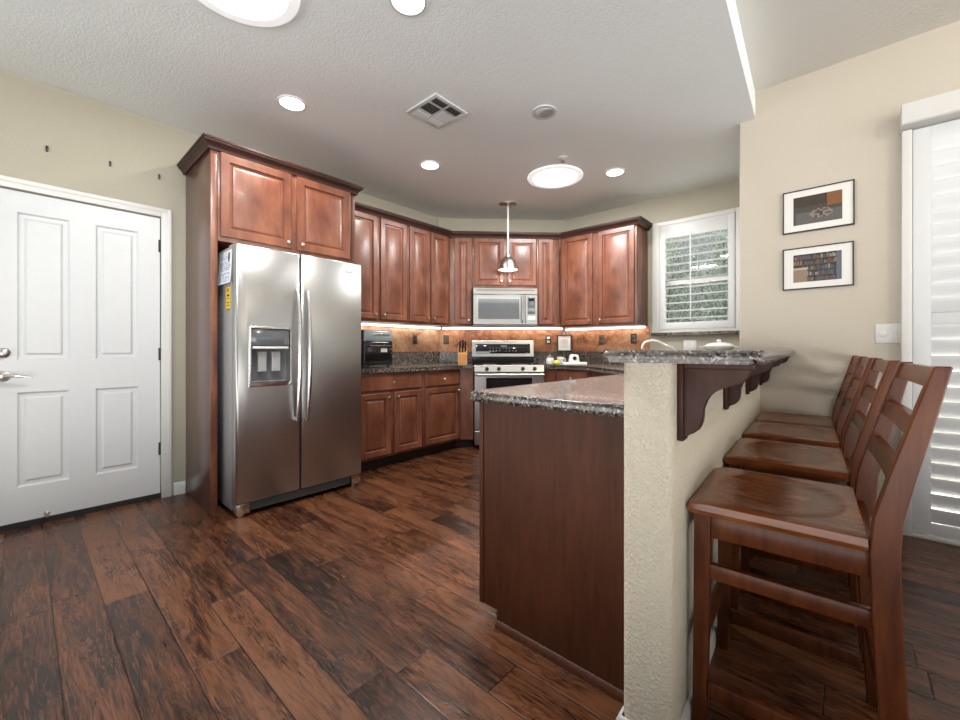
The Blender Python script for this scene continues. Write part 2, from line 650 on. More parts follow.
def dg(u, out):
    s = 2 ** -0.5
    return (ORI[0] + s * u + s * out, ORI[1] + s * u - s * out)


A = R(2.6)                   # the breakfast bar stands slightly turned
WO = (-0.464, 1.12)


def wb(u, v):
    return (WO[0] + u * math.cos(A) - v * math.sin(A), WO[1] + u * math.sin(A) + v * math.cos(A))


cornL = (XK, XK - DC)
cornR = (YF + DC, YF)
BACK, RIGHT = -1.3, 2.6

fl = MB()
fl.box(-4.0, RIGHT, BACK, 4.8, -0.06, 0)
struct(fl.build('floor', 'floor'), 'dark hand-scraped wood plank floor')

b0, b1 = wb(0.102, BACK - WO[1]), wb(0.102, (YR - WO[1]) / math.cos(A))
c = MB()
c.prism([(-4.0, BACK), b0, (b1[0], YR), (b1[0], 4.8), (-4.0, 4.8)], H1, H2, bev=0.012)
struct(c.build('ceiling', 'ceiling'), 'white textured kitchen ceiling')
c = MB()
c.prism([b0, (RIGHT, BACK), (RIGHT, 3.62), (b1[0], 3.62), (b1[0], YR)], H2, H2 + 0.05)
c.prism([(b0[0] - 0.6, BACK), b0, (b1[0], YR), (b1[0] - 0.6, YR)], H2, H2 + 0.05)
struct(c.build('ceiling_dining', 'ceiling_warm'), 'higher ceiling over the breakfast bar stools')

# left wall with a doorway
DY0, DY1, DZ = -0.147, 0.681, 2.052
w = MB()
w.box(XL - 0.12, XL, BACK, DY0, 0, H1)
w.box(XL - 0.12, XL, DY1, 1.885, 0, H1)
w.box(XL - 0.12, XL, DY0, DY1, DZ, H1)
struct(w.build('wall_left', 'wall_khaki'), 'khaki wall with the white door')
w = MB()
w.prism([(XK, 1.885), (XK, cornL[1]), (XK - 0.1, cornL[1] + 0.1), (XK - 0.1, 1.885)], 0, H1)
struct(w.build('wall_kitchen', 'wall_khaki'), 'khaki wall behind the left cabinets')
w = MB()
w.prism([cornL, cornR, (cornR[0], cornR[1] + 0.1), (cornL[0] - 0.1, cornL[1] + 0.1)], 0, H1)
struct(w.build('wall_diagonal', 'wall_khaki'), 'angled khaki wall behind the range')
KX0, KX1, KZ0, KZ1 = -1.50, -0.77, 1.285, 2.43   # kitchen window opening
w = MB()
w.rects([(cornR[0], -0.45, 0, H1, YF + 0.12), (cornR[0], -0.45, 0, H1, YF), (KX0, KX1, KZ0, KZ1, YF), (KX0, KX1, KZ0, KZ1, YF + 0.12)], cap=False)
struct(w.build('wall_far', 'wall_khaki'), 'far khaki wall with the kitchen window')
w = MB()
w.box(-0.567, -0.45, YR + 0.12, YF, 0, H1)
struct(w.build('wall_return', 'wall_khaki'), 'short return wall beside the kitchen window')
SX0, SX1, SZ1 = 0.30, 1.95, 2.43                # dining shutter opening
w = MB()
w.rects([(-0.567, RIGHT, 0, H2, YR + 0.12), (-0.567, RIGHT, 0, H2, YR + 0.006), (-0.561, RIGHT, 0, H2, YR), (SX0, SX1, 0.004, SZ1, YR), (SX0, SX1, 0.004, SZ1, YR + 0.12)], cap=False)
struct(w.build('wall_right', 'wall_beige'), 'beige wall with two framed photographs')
# the half wall under the breakfast bar
VE = (YR - WO[1]) / math.cos(A) - 0.006
w = MB()
pl = []
for cx, cy, a0 in ((0.022, 0.022, 180), (0.108, 0.022, 270)):
    for k in range(5):
        a = R(a0 + k * 22.5)
        pl.append((cx + 0.022 * math.cos(a), cy + 0.022 * math.sin(a)))
pl += [(0.13, VE), (0.0, VE)]
w.prism(pl, 0, 1.046)
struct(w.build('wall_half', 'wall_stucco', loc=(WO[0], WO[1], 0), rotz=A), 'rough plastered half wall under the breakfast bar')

# baseboards
base_prof = [(0, 0), (0.014, 0), (0.014, 0.075), (0.008, 0.088), (0, 0.09)]
b = MB()
b.sweep([(XL, 0.752), (XL, 0.822)], base_prof)
struct(b.build('baseboard_left', 'white_trim'), 'white baseboard between door casing and cabinet')
b = MB()
b.sweep([(0, 0.035), (0, 0), (0.13, 0), (0.13, VE)], [(o * 0.8 + 0.001, z * 0.62) for o, z in base_prof])
struct(b.build('baseboard_bar', 'white_trim', loc=(WO[0], WO[1], 0), rotz=A), 'white baseboard round the half wall')
b = MB()
b.sweep([(-0.44, YR), (0.235, YR)], base_prof)
struct(b.build('baseboard_right', 'white_trim'), 'white baseboard under the photographs')

# ------------------------------------------------------------------ white entry door
dr = struct(thing('door_1', 'white four panel door with nickel lever', None, (XL, 0, 0), R(90)))
Wd = M['white']
# slab: local x = world y, local y = -(world x - XL)
g = MB()
xs = [-0.139, -0.018, 0.208, 0.33, 0.552, 0.673]
zs = [0.036, 0.245, 0.822, 1.02, 1.918, 2.042]
yf = 0.014
for i in range(5):
    for j in range(5):
        x0, x1, z0, z1 = xs[i], xs[i + 1], zs[j], zs[j + 1]
        if i in (1, 3) and j in (1, 3):
            g.rects([(x0, x1, z0, z1, yf), (x0 + 0.010, x1 - 0.010, z0 + 0.010, z1 - 0.010, yf + 0.014),
                     (x0 + 0.030, x1 - 0.030, z0 + 0.030, z1 - 0.030, yf + 0.014), (x0 + 0.042, x1 - 0.042, z0 + 0.042, z1 - 0.042, yf + 0.003)])
        else:
            g.rects([(x0, x1, z0, z1, yf)])
bmesh.ops.remove_doubles(g.bm, verts=g.bm.verts, dist=0.0002)
g.rects([(xs[0], xs[-1], zs[0], zs[-1], yf), (xs[0], xs[-1], zs[0], zs[-1], yf + 0.04)])
g.build('door_slab', 'white', dr, angle=20)
g = MB()
cw = 0.06
prof = [(-0.147 - cw, 0)]


def casing(mb, x0, x1, z1, wdt, th):
    # three mitred sides as boxes with a stepped face
    for (a, bb, c0, d) in ((x0 - wdt, x0, 0, z1 + wdt), (x1, x1 + wdt, 0, z1 + wdt), (x0, x1, z1, z1 + wdt)):
        mb.box(a, bb, -th * 0.72, 0, c0, d, 0.003)
    mb.box(x0 - wdt, x0 - wdt * 0.55, -th, -th * 0.7, 0, z1 + wdt, 0.003)
    mb.box(x1 + wdt * 0.55, x1 + wdt, -th, -th * 0.7, 0, z1 + wdt, 0.003)
    mb.box(x0 - wdt * 0.55, x1 + wdt * 0.55, -th, -th * 0.7, z1 + wdt * 0.55, z1 + wdt, 0.003)


casing(g, DY0 + 0.004, DY1 - 0.004, DZ - 0.002, cw, 0.02)
g.build('door_casing', 'white_trim', dr)
for z in (0.36, 1.05, 1.84):
    g = MB()
    g.lathe([(0.006, z - 0.045), (0.006, z + 0.045)], (0.6755, 0.004, 0), seg=10)
    g.box(0.664, 0.676, 0.0075, 0.0135, z - 0.045, z + 0.045)
    g.build('hinge', 'black_metal', dr)
g = MB()
g.lathe([(0.030, yf - 0.001), (0.030, yf - 0.008), (0.022, yf - 0.016), (0.010, yf - 0.02)], (-0.073, 0, 1.062), 'y')
g.box(-0.078, -0.068, yf - 0.034, yf - 0.018, 1.046, 1.078, 0.003)
g.build('deadbolt', 'nickel', dr)
g = MB()
g.lathe([(0.032, yf - 0.001), (0.031, yf - 0.010), (0.014, yf - 0.014), (0.011, yf - 0.05)], (-0.073, 0, 0.925), 'y')
g.tube([(-0.073, yf - 0.05, 0.925), (-0.04, yf - 0.056, 0.927), (0.0, yf - 0.054, 0.921), (0.045, yf - 0.046, 0.912)], [0.012, 0.010, 0.008, 0.004], flat=0.7)
g.build('lever_handle', 'nickel', dr)
g = MB()
g.lathe([(0.014, yf), (0.014, yf - 0.006), (0.005, yf - 0.01), (0.005, yf - 0.05), (0.010, yf - 0.052), (0.010, yf - 0.066)], (0.106, 0, 0.058), 'y', 12)
g.build('door_stop', 'nickel', dr)
g = MB()
g.box(-0.147, 0.681, 0.004, 0.06, 0.0005, 0.0345)
g.build('threshold', 'black_metal', dr)

# nails left in the wall above the door
for (y, z, lab) in ((0.106, 2.337, 'small black nail in khaki wall, leftmost of three above the door'),
                    (0.40, 2.343, 'small black nail in khaki wall, middle one of three above the door'),
                    (0.666, 2.339, 'small black nail in khaki wall, nearest the tall cabinet')):
    g = MB()
    g.box(0, 0.012, -0.006, 0.006, -0.018, 0.018, 0.003)
    tag(g.build('nail', 'black_metal', loc=(XL, y, z)), lab, 'nail', 'nails in the wall above the door')


# ------------------------------------------------------------------ cabinets
def door_rings(w, h, th=0.02, rail=0.052):
    r = rail
    return [(0, w, 0, h, 0), (0, w, 0, h, -th + 0.004), (0.004, w - 0.004, 0.004, h - 0.004, -th),
            (r - 0.004, w - r + 0.004, r - 0.004, h - r + 0.004, -th), (r + 0.003, w - r - 0.003, r + 0.003, h - r - 0.003, -th + 0.014),
            (r + 0.012, w - r - 0.012, r + 0.012, h - r - 0.012, -th + 0.015), (r + 0.020, w - r - 0.020, r + 0.020, h - r - 0.020, -th + 0.008), (r + 0.040, w - r - 0.040, r + 0.040, h - r - 0.040, -th + 0.002)]


def knob(parent, x, z, y, part=True):
    g = MB()
    g.lathe([(0.006, y + 0.001), (0.005, y - 0.010), (0.012, y - 0.016), (0.0145, y - 0.022), (0.011, y - 0.028), (0.003, y - 0.030)], (x, 0, z), 'y', 14)
    return g.build('knob', 'nickel', parent)


def cab_door(parent, x0, x1, z0, z1, y, kside, ktop, rail=0.052, mat='cherry'):
    g = MB()
    rr = min(rail, (x1 - x0) * 0.27)
    g.rects(door_rings(x1 - x0, z1 - z0, 0.02, rr))
    d = g.build('door', mat, parent, loc=(x0, y, z0), angle=20)
    w, h = x1 - x0, z1 - z0
    if kside:
        knob(d, w - 0.03 if kside == 'r' else 0.03, h - 0.045 if ktop else 0.045, -0.02)
    return d


def drawer(parent, x0, x1, z0, z1, y, mat='cherry'):
    g = MB()
    w, h = x1 - x0, z1 - z0
    g.rects([(0, w, 0, h, 0), (0, w, 0, h, -0.012), (0.010, w - 0.010, 0.010, h - 0.010, -0.02), (0.014, w - 0.014, 0.014, h - 0.014, -0.0195)])
    d = g.build('drawer', mat, parent, loc=(x0, y, z0), angle=20)
    knob(d, w / 2, h / 2, -0.0195)
    return d


def upper(label, loc, rotz, x0, x1, z0, z1, depth, doors, body='cherry', ktop=False, dz=None, group='wall cabinets'):
    t = thing('wall_cabinet', label, 'cabinet', loc, rotz, group)
    g = MB()
    g.box(x0, x1, -depth, -0.002, z0, z1, 0.002)
    g.build('body', body, t)
    for (a, bb, ks) in doors:
        cab_door(t, a, bb, z0 + 0.022 if dz is None else dz[0], z1 - 0.012 if dz is None else dz[1], -depth - 0.0005, ks, ktop)
    return t


DU = 0.34
LW = (XK, 0, 0)   # left wall frame: local x = world y, outward = +x
r90 = R(90)
upper('tall red-brown wall cabinet right of the steel refrigerator', LW, r90, 1.895, 2.724, 1.365, 2.412, DU, [(2.005, 2.345, 'r'), (2.383, 2.708, 'l')])
upper('tall red-brown wall cabinet with narrow doors in the left corner', LW, r90, 2.728, 3.345, 1.365, 2.412, DU, [(2.748, 3.025, 'r'), (3.055, 3.31, 'l')])
# diagonal
upper('narrow one-door wall cabinet left of the microwave', ORI, R(45), -0.655, -0.387, 1.365, 2.412, 0.333, [(-0.592, -0.397, 'r')])
upper('short two-door wall cabinet above the microwave', ORI, R(45), -0.383, 0.383, 1.815, 2.412, 0.333, [(-0.366, -0.012, 'r'), (0.028, 0.378, 'l')], dz=(1.845, 2.40))
upper('narrow one-door wall cabinet right of the microwave', ORI, R(45), 0.387, 0.655, 1.365, 2.412, 0.333, [(0.402, 0.575, None)])
# far wall
upper('wide two-door wall cabinet left of the kitchen window', (0, YF, 0), 0, -2.535, -1.622, 1.35, 2.412, 0.33, [(-2.505, -2.115, 'r'), (-2.045, -1.64, 'l')])

crown_prof = [(0.001, 0), (0.016, 0), (0.018, 0.014), (0.030, 0.030), (0.046, 0.042), (0.048, 0.052), (0.054, 0.054), (0.054, 0.068), (0.001, 0.068)]
cz = [(o, z + 2.40) for o, z in crown_prof]
g = MB()
fxl = XK + DU
pL = (fxl, fxl - DC - 0.333 * 2 ** 0.5)
yr = YF - 0.33
pR = (yr + DC + 0.333 * 2 ** 0.5, yr)
g.sweep([(fxl, 1.90), pL, pR, (-1.622, yr), (-1.622, YF - 0.002)], [(o + 0.003, z + 0.002) for o, z in cz])
tag(g.build('crown_moulding', 'crown'), 'dark crown moulding running along the tops of the wall cabinets', 'crown moulding')

# refrigerator surround
FR0, FR1, FX = 0.826, 1.886, 0.615
t = thing('refrigerator_cabinet', 'tall red-brown cabinet surround with two doors over the refrigerator', 'cabinet', (XL, 0, 0), r90)
g = MB()
g.box(FR0, FR0 + 0.04, -FX + 0.021, -0.002, 0, 2.41, 0.002)
g.build('side_panel', 'side_wood', t)
g = MB()
g.box(FR0, FR0 + 0.04, -FX - 0.002, -FX + 0.02, 0, 2.41, 0.002)
g.build('face_stile', 'cherry', t)
g = MB()
g.box(FR1 - 0.04, FR1, -FX, -0.002, 0, 2.41, 0.002)
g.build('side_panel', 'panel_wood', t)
g = MB()
g.box(FR0 + 0.041, FR1 - 0.041, -FX + 0.001, -0.002, 1.812, 2.41, 0.002)
g.box(FR0 + 0.0405, FR1 - 0.0405, -FX - 0.002, -FX + 0.012, 1.808, 2.41, 0.002)
g.build('body', 'cherry', t)
cab_door(t, 0.878, 1.345, 1.838, 2.398, -FX - 0.0025, 'r', False, 0.058)
cab_door(t, 1.388, 1.832, 1.838, 2.398, -FX - 0.0025, 'l', False, 0.058)
g = MB()
g.sweep([(FR0 - 0.001, -0.004), (FR0 - 0.001, -FX - 0.004), (FR1 + 0.001, -FX - 0.004), (FR1 + 0.001, -0.36)], cz)
g.build('crown', 'crown', t)


def base(label, loc, rotz, x0, x1, depth, doors, drawers, group='base cabinets', extra=None, y_toe=0.075):
    t = thing('base_cabinet', label, 'cabinet', loc, rotz, group)
    g = MB()
    g.box(x0, x1, -depth, -0.004, 0.10, 0.874, 0.002)
    g.build('body', 'cherry', t)
    g = MB()
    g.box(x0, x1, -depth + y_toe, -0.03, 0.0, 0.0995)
    g.build('toe_kick', 'toe', t)
    for (a, bb, ks) in doors:
        cab_door(t, a, bb, 0.125, 0.69, -depth - 0.0005, ks, True)
    for (a, bb) in drawers:
        drawer(t, a, bb, 0.71, 0.85, -depth - 0.0005)
    return t


DB = 0.67
base('wide red-brown base cabinet beside the refrigerator with one drawer over two doors', LW, r90, 1.895, 2.658, DB, [(1.945, 2.262, 'r'), (2.307, 2.633, 'l')], [(1.945, 2.633)])
base('narrower one-door base cabinet left of the range with one drawer', LW, r90, 2.662, 3.19, DB, [(2.685, 3.169, 'r')], [(2.685, 3.169)])
base('base cabinet with one drawer right of the range', (0, YF, 0), 0, -2.372, -1.972, 0.695, [(-2.36, -1.985, 'r')], [(-2.36, -1.985)])

# corner fillers either side of the range
t = thing('corner_cabinet', 'narrow blind corner cabinet panel left of the range', 'cabinet', (0, 0, 0), 0, 'corner cabinets')
g = MB()
p1 = (XK + DB, 3.192)
p2 = dg(-0.388, 0.686)
g.prism([p1, p2, dg(-0.388, 0.06), (XK + 0.06, 3.42), (XK + 0.06, 3.192)], 0.10, 0.874)
g.build('body', 'cherry', t)
g = MB()
g.prism([(p1[0] - 0.07, 3.192), dg(-0.388, 0.60), dg(-0.388, 0.10), (XK + 0.1, 3.40), (XK + 0.1, 3.192)], 0.0, 0.0995)
g.build('toe_kick', 'toe', t)
t = thing('corner_cabinet', 'narrow blind corner cabinet panel right of the range', 'cabinet', (0, 0, 0), 0, 'corner cabinets')
g = MB()
g.prism([dg(0.388, 0.06), dg(0.388, 0.686), (-2.376, YF - 0.695), (-2.376, YF - 0.06), (cornR[0] + 0.05, YF - 0.06)], 0.10, 0.874)
g.build('body', 'cherry', t)
g = MB()
g.prism([dg(0.388, 0.1), dg(0.388, 0.60), (-2.376, YF - 0.62), (-2.376, YF - 0.1), (cornR[0] + 0.1, YF - 0.1)], 0.0, 0.0995)
g.build('toe_kick', 'toe', t)

# sink corner and peninsula
SA, SB = (-1.965, YF - 0.695), (-1.10, 3.07)
t = thing('sink_cabinet', 'corner sink cabinet under the kitchen window', 'cabinet', (0, 0, 0), 0)
g = MB()
g.prism([SA, SB, (-0.60, 3.07), (-0.60, YF - 0.05), (-1.965, YF - 0.05)], 0.10, 0.874)
g.build('body', 'cherry', t)
g = MB()
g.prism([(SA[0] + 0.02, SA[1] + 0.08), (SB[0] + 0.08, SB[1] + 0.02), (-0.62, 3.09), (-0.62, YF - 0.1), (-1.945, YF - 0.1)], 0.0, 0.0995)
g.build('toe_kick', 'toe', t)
t2 = MB()
ang = math.atan2(SB[1] - SA[1], SB[0] - SA[0])
ln = math.hypot(SB[0] - SA[0], SB[1] - SA[1])
for (a, bb, ks) in ((0.06, ln / 2 - 0.02, 'r'), (ln / 2 + 0.02, ln - 0.06, 'l')):
    g = MB()
    g.rects(door_rings(bb - a, 0.565))
    d = g.build('door', 'cherry', t, loc=(SA[0] + a * math.cos(ang) - 0.0007, SA[1] + a * math.sin(ang) - 0.0007, 0.125), rotz=ang, angle=20)
    knob(d, (bb - a) - 0.03 if ks == 'r' else 0.03, 0.52, -0.02)
t2.bm.free()

PX = -1.10
t = thing('peninsula_cabinet', 'dark brown panelled peninsula cabinet with notched toe kick', 'cabinet', (PX, 1.237, 0), R(-90))
# local x = -(world y - 1.237), outward = -world x
g = MB()
g.box(-1.825, -0.02, 0.0, 0.535, 0.10, 0.874)
g.build('body', 'cherry', t)
g = MB()
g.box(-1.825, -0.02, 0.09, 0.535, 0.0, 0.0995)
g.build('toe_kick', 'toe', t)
g = MB()
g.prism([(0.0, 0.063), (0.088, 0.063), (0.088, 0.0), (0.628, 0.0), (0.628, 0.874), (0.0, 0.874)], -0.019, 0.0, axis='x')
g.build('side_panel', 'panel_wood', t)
g = MB()
g.prism([(0.0005, 0.0), (0.016, 0.0), (0.014, 0.012), (0.008, 0.022), (0.0005, 0.026)], 0.09, 0.626, axis='y')
g.build('shoe_moulding', 'panel_wood', t)
g = MB()
g.box(0.0005, 0.004, 0.0, 0.02, 0.063, 0.874)
g.build('corner_strip', 'panel_wood', t)
for k in range(3):
    a = -1.80 + k * 0.6
    cab_door(t, a, a + 0.55, 0.125, 0.69, -0.0005, 'r', True)
    drawer(t, a, a + 0.55, 0.71, 0.85, -0.0005)


# ------------------------------------------------------------------ worktops and splashbacks
def rounded(poly, idx, r, n=5):
    out = []
    m = len(poly)
    for i, p in enumerate(poly):
        if i not in idx:
            out.append(p)
            continue
        P0, P, P1 = Vector(poly[i - 1]), Vector(p), Vector(poly[(i + 1) % m])
        a = P + (P0 - P).normalized() * r
        bq = P + (P1 - P).normalized() * r
        for k in range(n + 1):
            s = k / n
            q = a * (1 - s) ** 2 + P * 2 * s * (1 - s) + bq * s * s
            out.append((q.x, q.y))
    return out


CT0, CT1 = 0.8755, 0.914
g = MB()
ex = XK + DB + 0.045
pc = (ex, ex - DC - 0.725 * 2 ** 0.5)
g.prism([(XK + 0.003, 1.892), (ex, 1.892), pc, dg(-0.386, 0.725), dg(-0.386, 0.004), (XK + 0.003, cornL[1])], CT0, CT1, bev=0.012, seg=3)
tag(g.build('worktop', 'granite'), 'speckled granite worktop running from the refrigerator to the range', 'worktop', 'granite worktops')
g = MB()
ey = YF - 0.735
pr = (ey + DC + 0.725 * 2 ** 0.5, ey)
PXe = -1.132
ppoly = [dg(0.386, 0.004), dg(0.386, 0.725), pr, (-1.985, ey), (PXe, 3.042), (PXe, 1.195), (wb(-0.004, 0)[0], 1.195), wb(-0.004, VE - 0.02), (-0.572, 3.5), (-0.572, YF - 0.003), (cornR[0] + 0.003, YF - 0.003)]
g.prism(rounded(ppoly, (5,), 0.03), CT0, CT1, bev=0.013, seg=3)
tag(g.build('worktop', 'granite'), 'speckled granite worktop wrapping from the range round to the peninsula', 'worktop', 'granite worktops')
g = MB()
bp = rounded([(-0.042, -0.05), (0.33, -0.05), (0.33, VE - 0.012), (-0.042, VE - 0.012)], (0, 1), 0.025)
g.prism(bp, 1.0465, 1.079, bev=0.0135, seg=3)
tag(g.build('bar_top', 'granite', loc=(WO[0], WO[1], 0), rotz=A), 'raised speckled granite breakfast bar top on the half wall', 'bar top')

# granite upstands and copper splashbacks
g = MB()
g.prism([(XK + 0.003, 1.9), (XK + 0.025, 1.9), (XK + 0.025, cornL[1] - 0.012), (XK + 0.003, cornL[1] - 0.003)], 0.9145, 1.06)
tag(g.build('granite_upstand', 'granite'), 'low granite upstand behind the black toaster oven', 'upstand', 'granite upstands')
g = MB()
hl = math.hypot(cornR[0] - cornL[0], cornR[1] - cornL[1]) / 2
g.prism([(-hl + 0.012, -0.003), (-hl + 0.026, -0.025), (hl - 0.026, -0.025), (hl - 0.012, -0.003)], 0.9145, 1.06)
tag(g.build('granite_upstand', 'granite', loc=ORI, rotz=R(45)), 'low granite upstand on the angled wall behind the range', 'upstand', 'granite upstands')
g = MB()
g.prism([(cornR[0] + 0.006, YF - 0.003), (cornR[0] + 0.018, YF - 0.025), (-0.575, YF - 0.025), (-0.575, YF - 0.003)], 0.9145, 1.06)
tag(g.build('granite_upstand', 'granite'), 'low granite upstand below the kitchen window wall', 'upstand', 'granite upstands')
g = MB()
g.box(XK + 0.002, XK + 0.008, 1.9, cornL[1] - 0.02, 1.0605, 1.364)
tag(g.build('copper_splashback', 'copper_pale'), 'paler mottled copper splashback left of the corner behind the toaster oven', 'splashback', 'copper splashbacks')
g = MB()
g.box(-hl + 0.012, hl - 0.012, -0.008, -0.002, 1.0605, 1.364)
tag(g.build('copper_splashback', 'copper', loc=ORI, rotz=R(45)), 'mottled copper splashback on the angled wall behind the range', 'splashback', 'copper splashbacks')
g = MB()
g.box(cornR[0] + 0.012, -1.60, YF - 0.008, YF - 0.002, 1.0605, 1.349)
tag(g.build('copper_splashback', 'copper'), 'mottled copper splashback below the wide cabinet by the window', 'splashback', 'copper splashbacks')


# under cabinet light strips
def strip(label, loc, rotz, x0, x1, y, z):
    t = thing('under_cabinet_light', label, 'light', loc, rotz, 'under cabinet lights')
    g = MB()
    g.box(x0, x1, y - 0.016, y + 0.016, z - 0.006, z, 0.001)
    g.build('housing', 'white_plastic', t)
    g = MB()
    g.box(x0 + 0.004, x1 - 0.004, y - 0.014, y + 0.014, z - 0.026, z - 0.0065, 0.003)
    g.build('diffuser', 'strip_glow', t)
    lamp('strip_lamp', 'AREA', ((x0 + x1) / 2, y - 0.004, z - 0.029), STRIP_W * (x1 - x0), (1.0, 0.93, 0.83), t, shape='RECTANGLE', size=x1 - x0 - 0.02, size_y=0.02)


strip('glowing light strip under the cabinets beside the refrigerator', LW, r90, 1.92, 3.455, -0.06, 1.3645)
strip('glowing light strip under the angled cabinets and microwave', ORI, R(45), -0.752, 0.772, -0.06, 1.3645)
strip('glowing light strip under the wide cabinet by the window', (0, YF, 0), 0, -2.618, -1.625, -0.06, 1.3495)

# ------------------------------------------------------------------ refrigerator
F0, F1, FXF = 0.903, 1.808, 0.85      # y range, front distance from the wall
t = thing('refrigerator', 'stainless steel side-by-side refrigerator with ice dispenser under the tall cabinet', 'refrigerator', (XL, 0, 0), r90)
g = MB()
g.box(F0, F1, -FXF + 0.085, -0.06, 0.04, 1.752, 0.004)
g.build('body', 'fridge_side', t)
SPL = 1.317


def fdoor(x0, x1, z0, z1, hole=None):
    g = MB()
    y0, y1 = -FXF + 0.075, -FXF
    seq = [(x0, x1, z0, z1, y0), (x0, x1, z0, z1, y1 + 0.016), (x0 + 0.004, x1 - 0.004, z0 + 0.004, z1 - 0.004, y1 + 0.006), (x0 + 0.014, x1 - 0.014, z0 + 0.012, z1 - 0.012, y1)]
    if hole:
        a, bq, c0, d = hole
        seq += [(a, bq, c0, d, y1), (a, bq, c0, d, y1 + 0.062)]
        g.rects(seq, True, 0, 1)
    else:
        g.rects(seq)
    return g


g = fdoor(F0, SPL - 0.004, 0.092, 1.762, (0.988, 1.243, 0.85, 1.226))
fd = g.build('freezer_door', ['steel', 'recess'], t, angle=50)
g = fdoor(SPL + 0.004, F1, 0.092, 1.762)
rd = g.build('refrigerator_door', 'steel', t, angle=50)
# dispenser
yd = -FXF
g = MB()
g.rects([(0.976, 1.255, 0.838, 1.238, yd + 0.001), (0.976, 1.255, 0.838, 1.238, yd - 0.005), (0.980, 1.251, 0.842, 1.234, yd - 0.007), (0.990, 1.241, 0.872, 1.224, yd - 0.007), (0.990, 1.241, 0.872, 1.224, yd + 0.002)], cap=False)
g.build('dispenser_frame', 'handle_steel', fd)
g = MB()
g.box(0.992, 1.239, yd + 0.004, yd + 0.05, 1.108, 1.222, 0.006)
g.build('control_panel', 'grey_glass', fd)
g = MB()
g.box(1.0, 1.23, yd - 0.002, yd + 0.02, 1.088, 1.104, 0.004)
g.build('dispenser_light', 'white_plastic', fd)
for xx in (1.045, 1.135):
    g = MB()
    g.rects([(xx, xx + 0.055, 0.935, 1.07, yd + 0.06), (xx, xx + 0.055, 0.935, 1.07, yd + 0.036), (xx + 0.005, xx + 0.05, 0.94, 1.065, yd + 0.032)])
    g.build('paddle', 'grey_plastic', fd)
g = MB()
g.box(0.99, 1.241, yd + 0.003, yd + 0.061, 0.853, 0.872, 0.003)
g.build('drip_tray', 'grey_plastic', fd)
for (xx, d_, nm) in ((1.283, fd, 'handle'), (1.353, rd, 'handle')):
    g = MB()
    pts = []
    for k in range(13):
        s = k / 12
        pts.append((xx, yd - 0.018 - 0.045 * math.sin(PI * s) ** 0.7, 0.58 + 0.92 * s))
    g.tube(pts, [0.011 + 0.006 * math.sin(PI * k / 12) for k in range(13)], 12)
    g.box(xx - 0.011, xx + 0.011, yd - 0.028, yd + 0.001, 0.575, 0.605, 0.004)
    g.box(xx - 0.011, xx + 0.011, yd - 0.028, yd + 0.001, 1.475, 1.505, 0.004)
    g.build(nm, 'handle_steel', d_)
g = MB()
g.lathe([(0.034, yd + 0.001), (0.034, yd - 0.003), (0.030, yd - 0.004)], (0, 0, 0), 'y', 24)
for v in g.bm.verts:
    v.co.z = v.co.z * 0.36 + 1.69
    v.co.x += 1.70
g.build('badge', 'white_plastic', rd)
g = MB()
g.box(F0 + 0.09, F1 - 0.09, -FXF + 0.03, -FXF + 0.09, 0.028, 0.086, 0.004)
for k in range(4):
    g.box(F0 + 0.10, F1 - 0.10, -FXF + 0.024, -FXF + 0.0305, 0.036 + k * 0.012, 0.042 + k * 0.012)
g.build('base_grille', 'dark_plastic', t)
for xx in (F0 + 0.005, F1 - 0.085):
    g = MB()
    g.box(xx, xx + 0.08, -FXF + 0.012, -FXF + 0.1, 0.022, 0.088, 0.006)
    g.lathe([(0.02, 0.0), (0.02, 0.024)], (xx + 0.035, -FXF + 0.05, 0), seg=12)
    g.build('foot', 'handle_steel', t)
for xx in (F0 + 0.01, F1 - 0.07):
    g = MB()
    g.box(xx, xx + 0.06, -FXF + 0.02, -FXF + 0.15, 1.7525, 1.776, 0.006) if False else g.box(xx, xx + 0.06, -FXF + 0.088, -FXF + 0.17, 1.7525, 1.772, 0.005)
    g.build('hinge_cover', 'grey_plastic', t)


def ink_grid(mb_name, w, h, nx, ny, fn, mat, parent=None, loc=None, rot=None, curve=None, dim=1.0):
    """flat sheet in local xz facing -y with a colour per cell"""
    bm = bmesh.new()
    vs = [[bm.verts.new((w * i / nx, (curve(i / nx, j / ny) if curve else 0), h * j / ny)) for i in range(nx + 1)] for j in range(ny + 1)]
    lay = bm.loops.layers.float_color.new('ink')
    for j in range(ny):
        for i in range(nx):
            f = bm.faces.new((vs[j][i], vs[j][i + 1], vs[j + 1][i + 1], vs[j + 1][i]))
            cc = fn((i + 0.5) / nx, (j + 0.5) / ny)
            for lp in f.loops:
                lp[lay] = (*[q * dim for q in cc], 1)
    bmesh.ops.recalc_face_normals(bm, faces=bm.faces)
    me = bpy.data.meshes.new(mb_name)
    bm.to_mesh(me)
    bm.free()
    me.materials.append(M[mat])
    o = bpy.data.objects.new(mb_name, me)
    COL.objects.link(o)
    if parent:
        o.parent = parent
    if loc:
        o.location = loc
    if rot:
        o.rotation_euler = rot
    return o


# paper and energy tag on the refrigerator's near side (local: x towards the front, z up)
def paper_ink(u, v):
    r_ = random.Random(int(u * 14) * 31 + int(v * 34) * 7).random()
    if u > 0.93 or u < 0.06 or v < 0.04 or v > 0.96:
        return (0.72, 0.75, 0.78)
    if u > 0.62 and v > 0.66:
        return (0.05, 0.05, 0.06) if (u - 0.78) ** 2 * 3 + (v - 0.80) ** 2 < 0.022 else (0.66, 0.70, 0.74)
    if int(v * 34) % 2 == 0 and r_ > 0.2 and (int(v * 34) % 12) > 1:
        return (0.22, 0.27, 0.34)
    return (0.66, 0.70, 0.75)


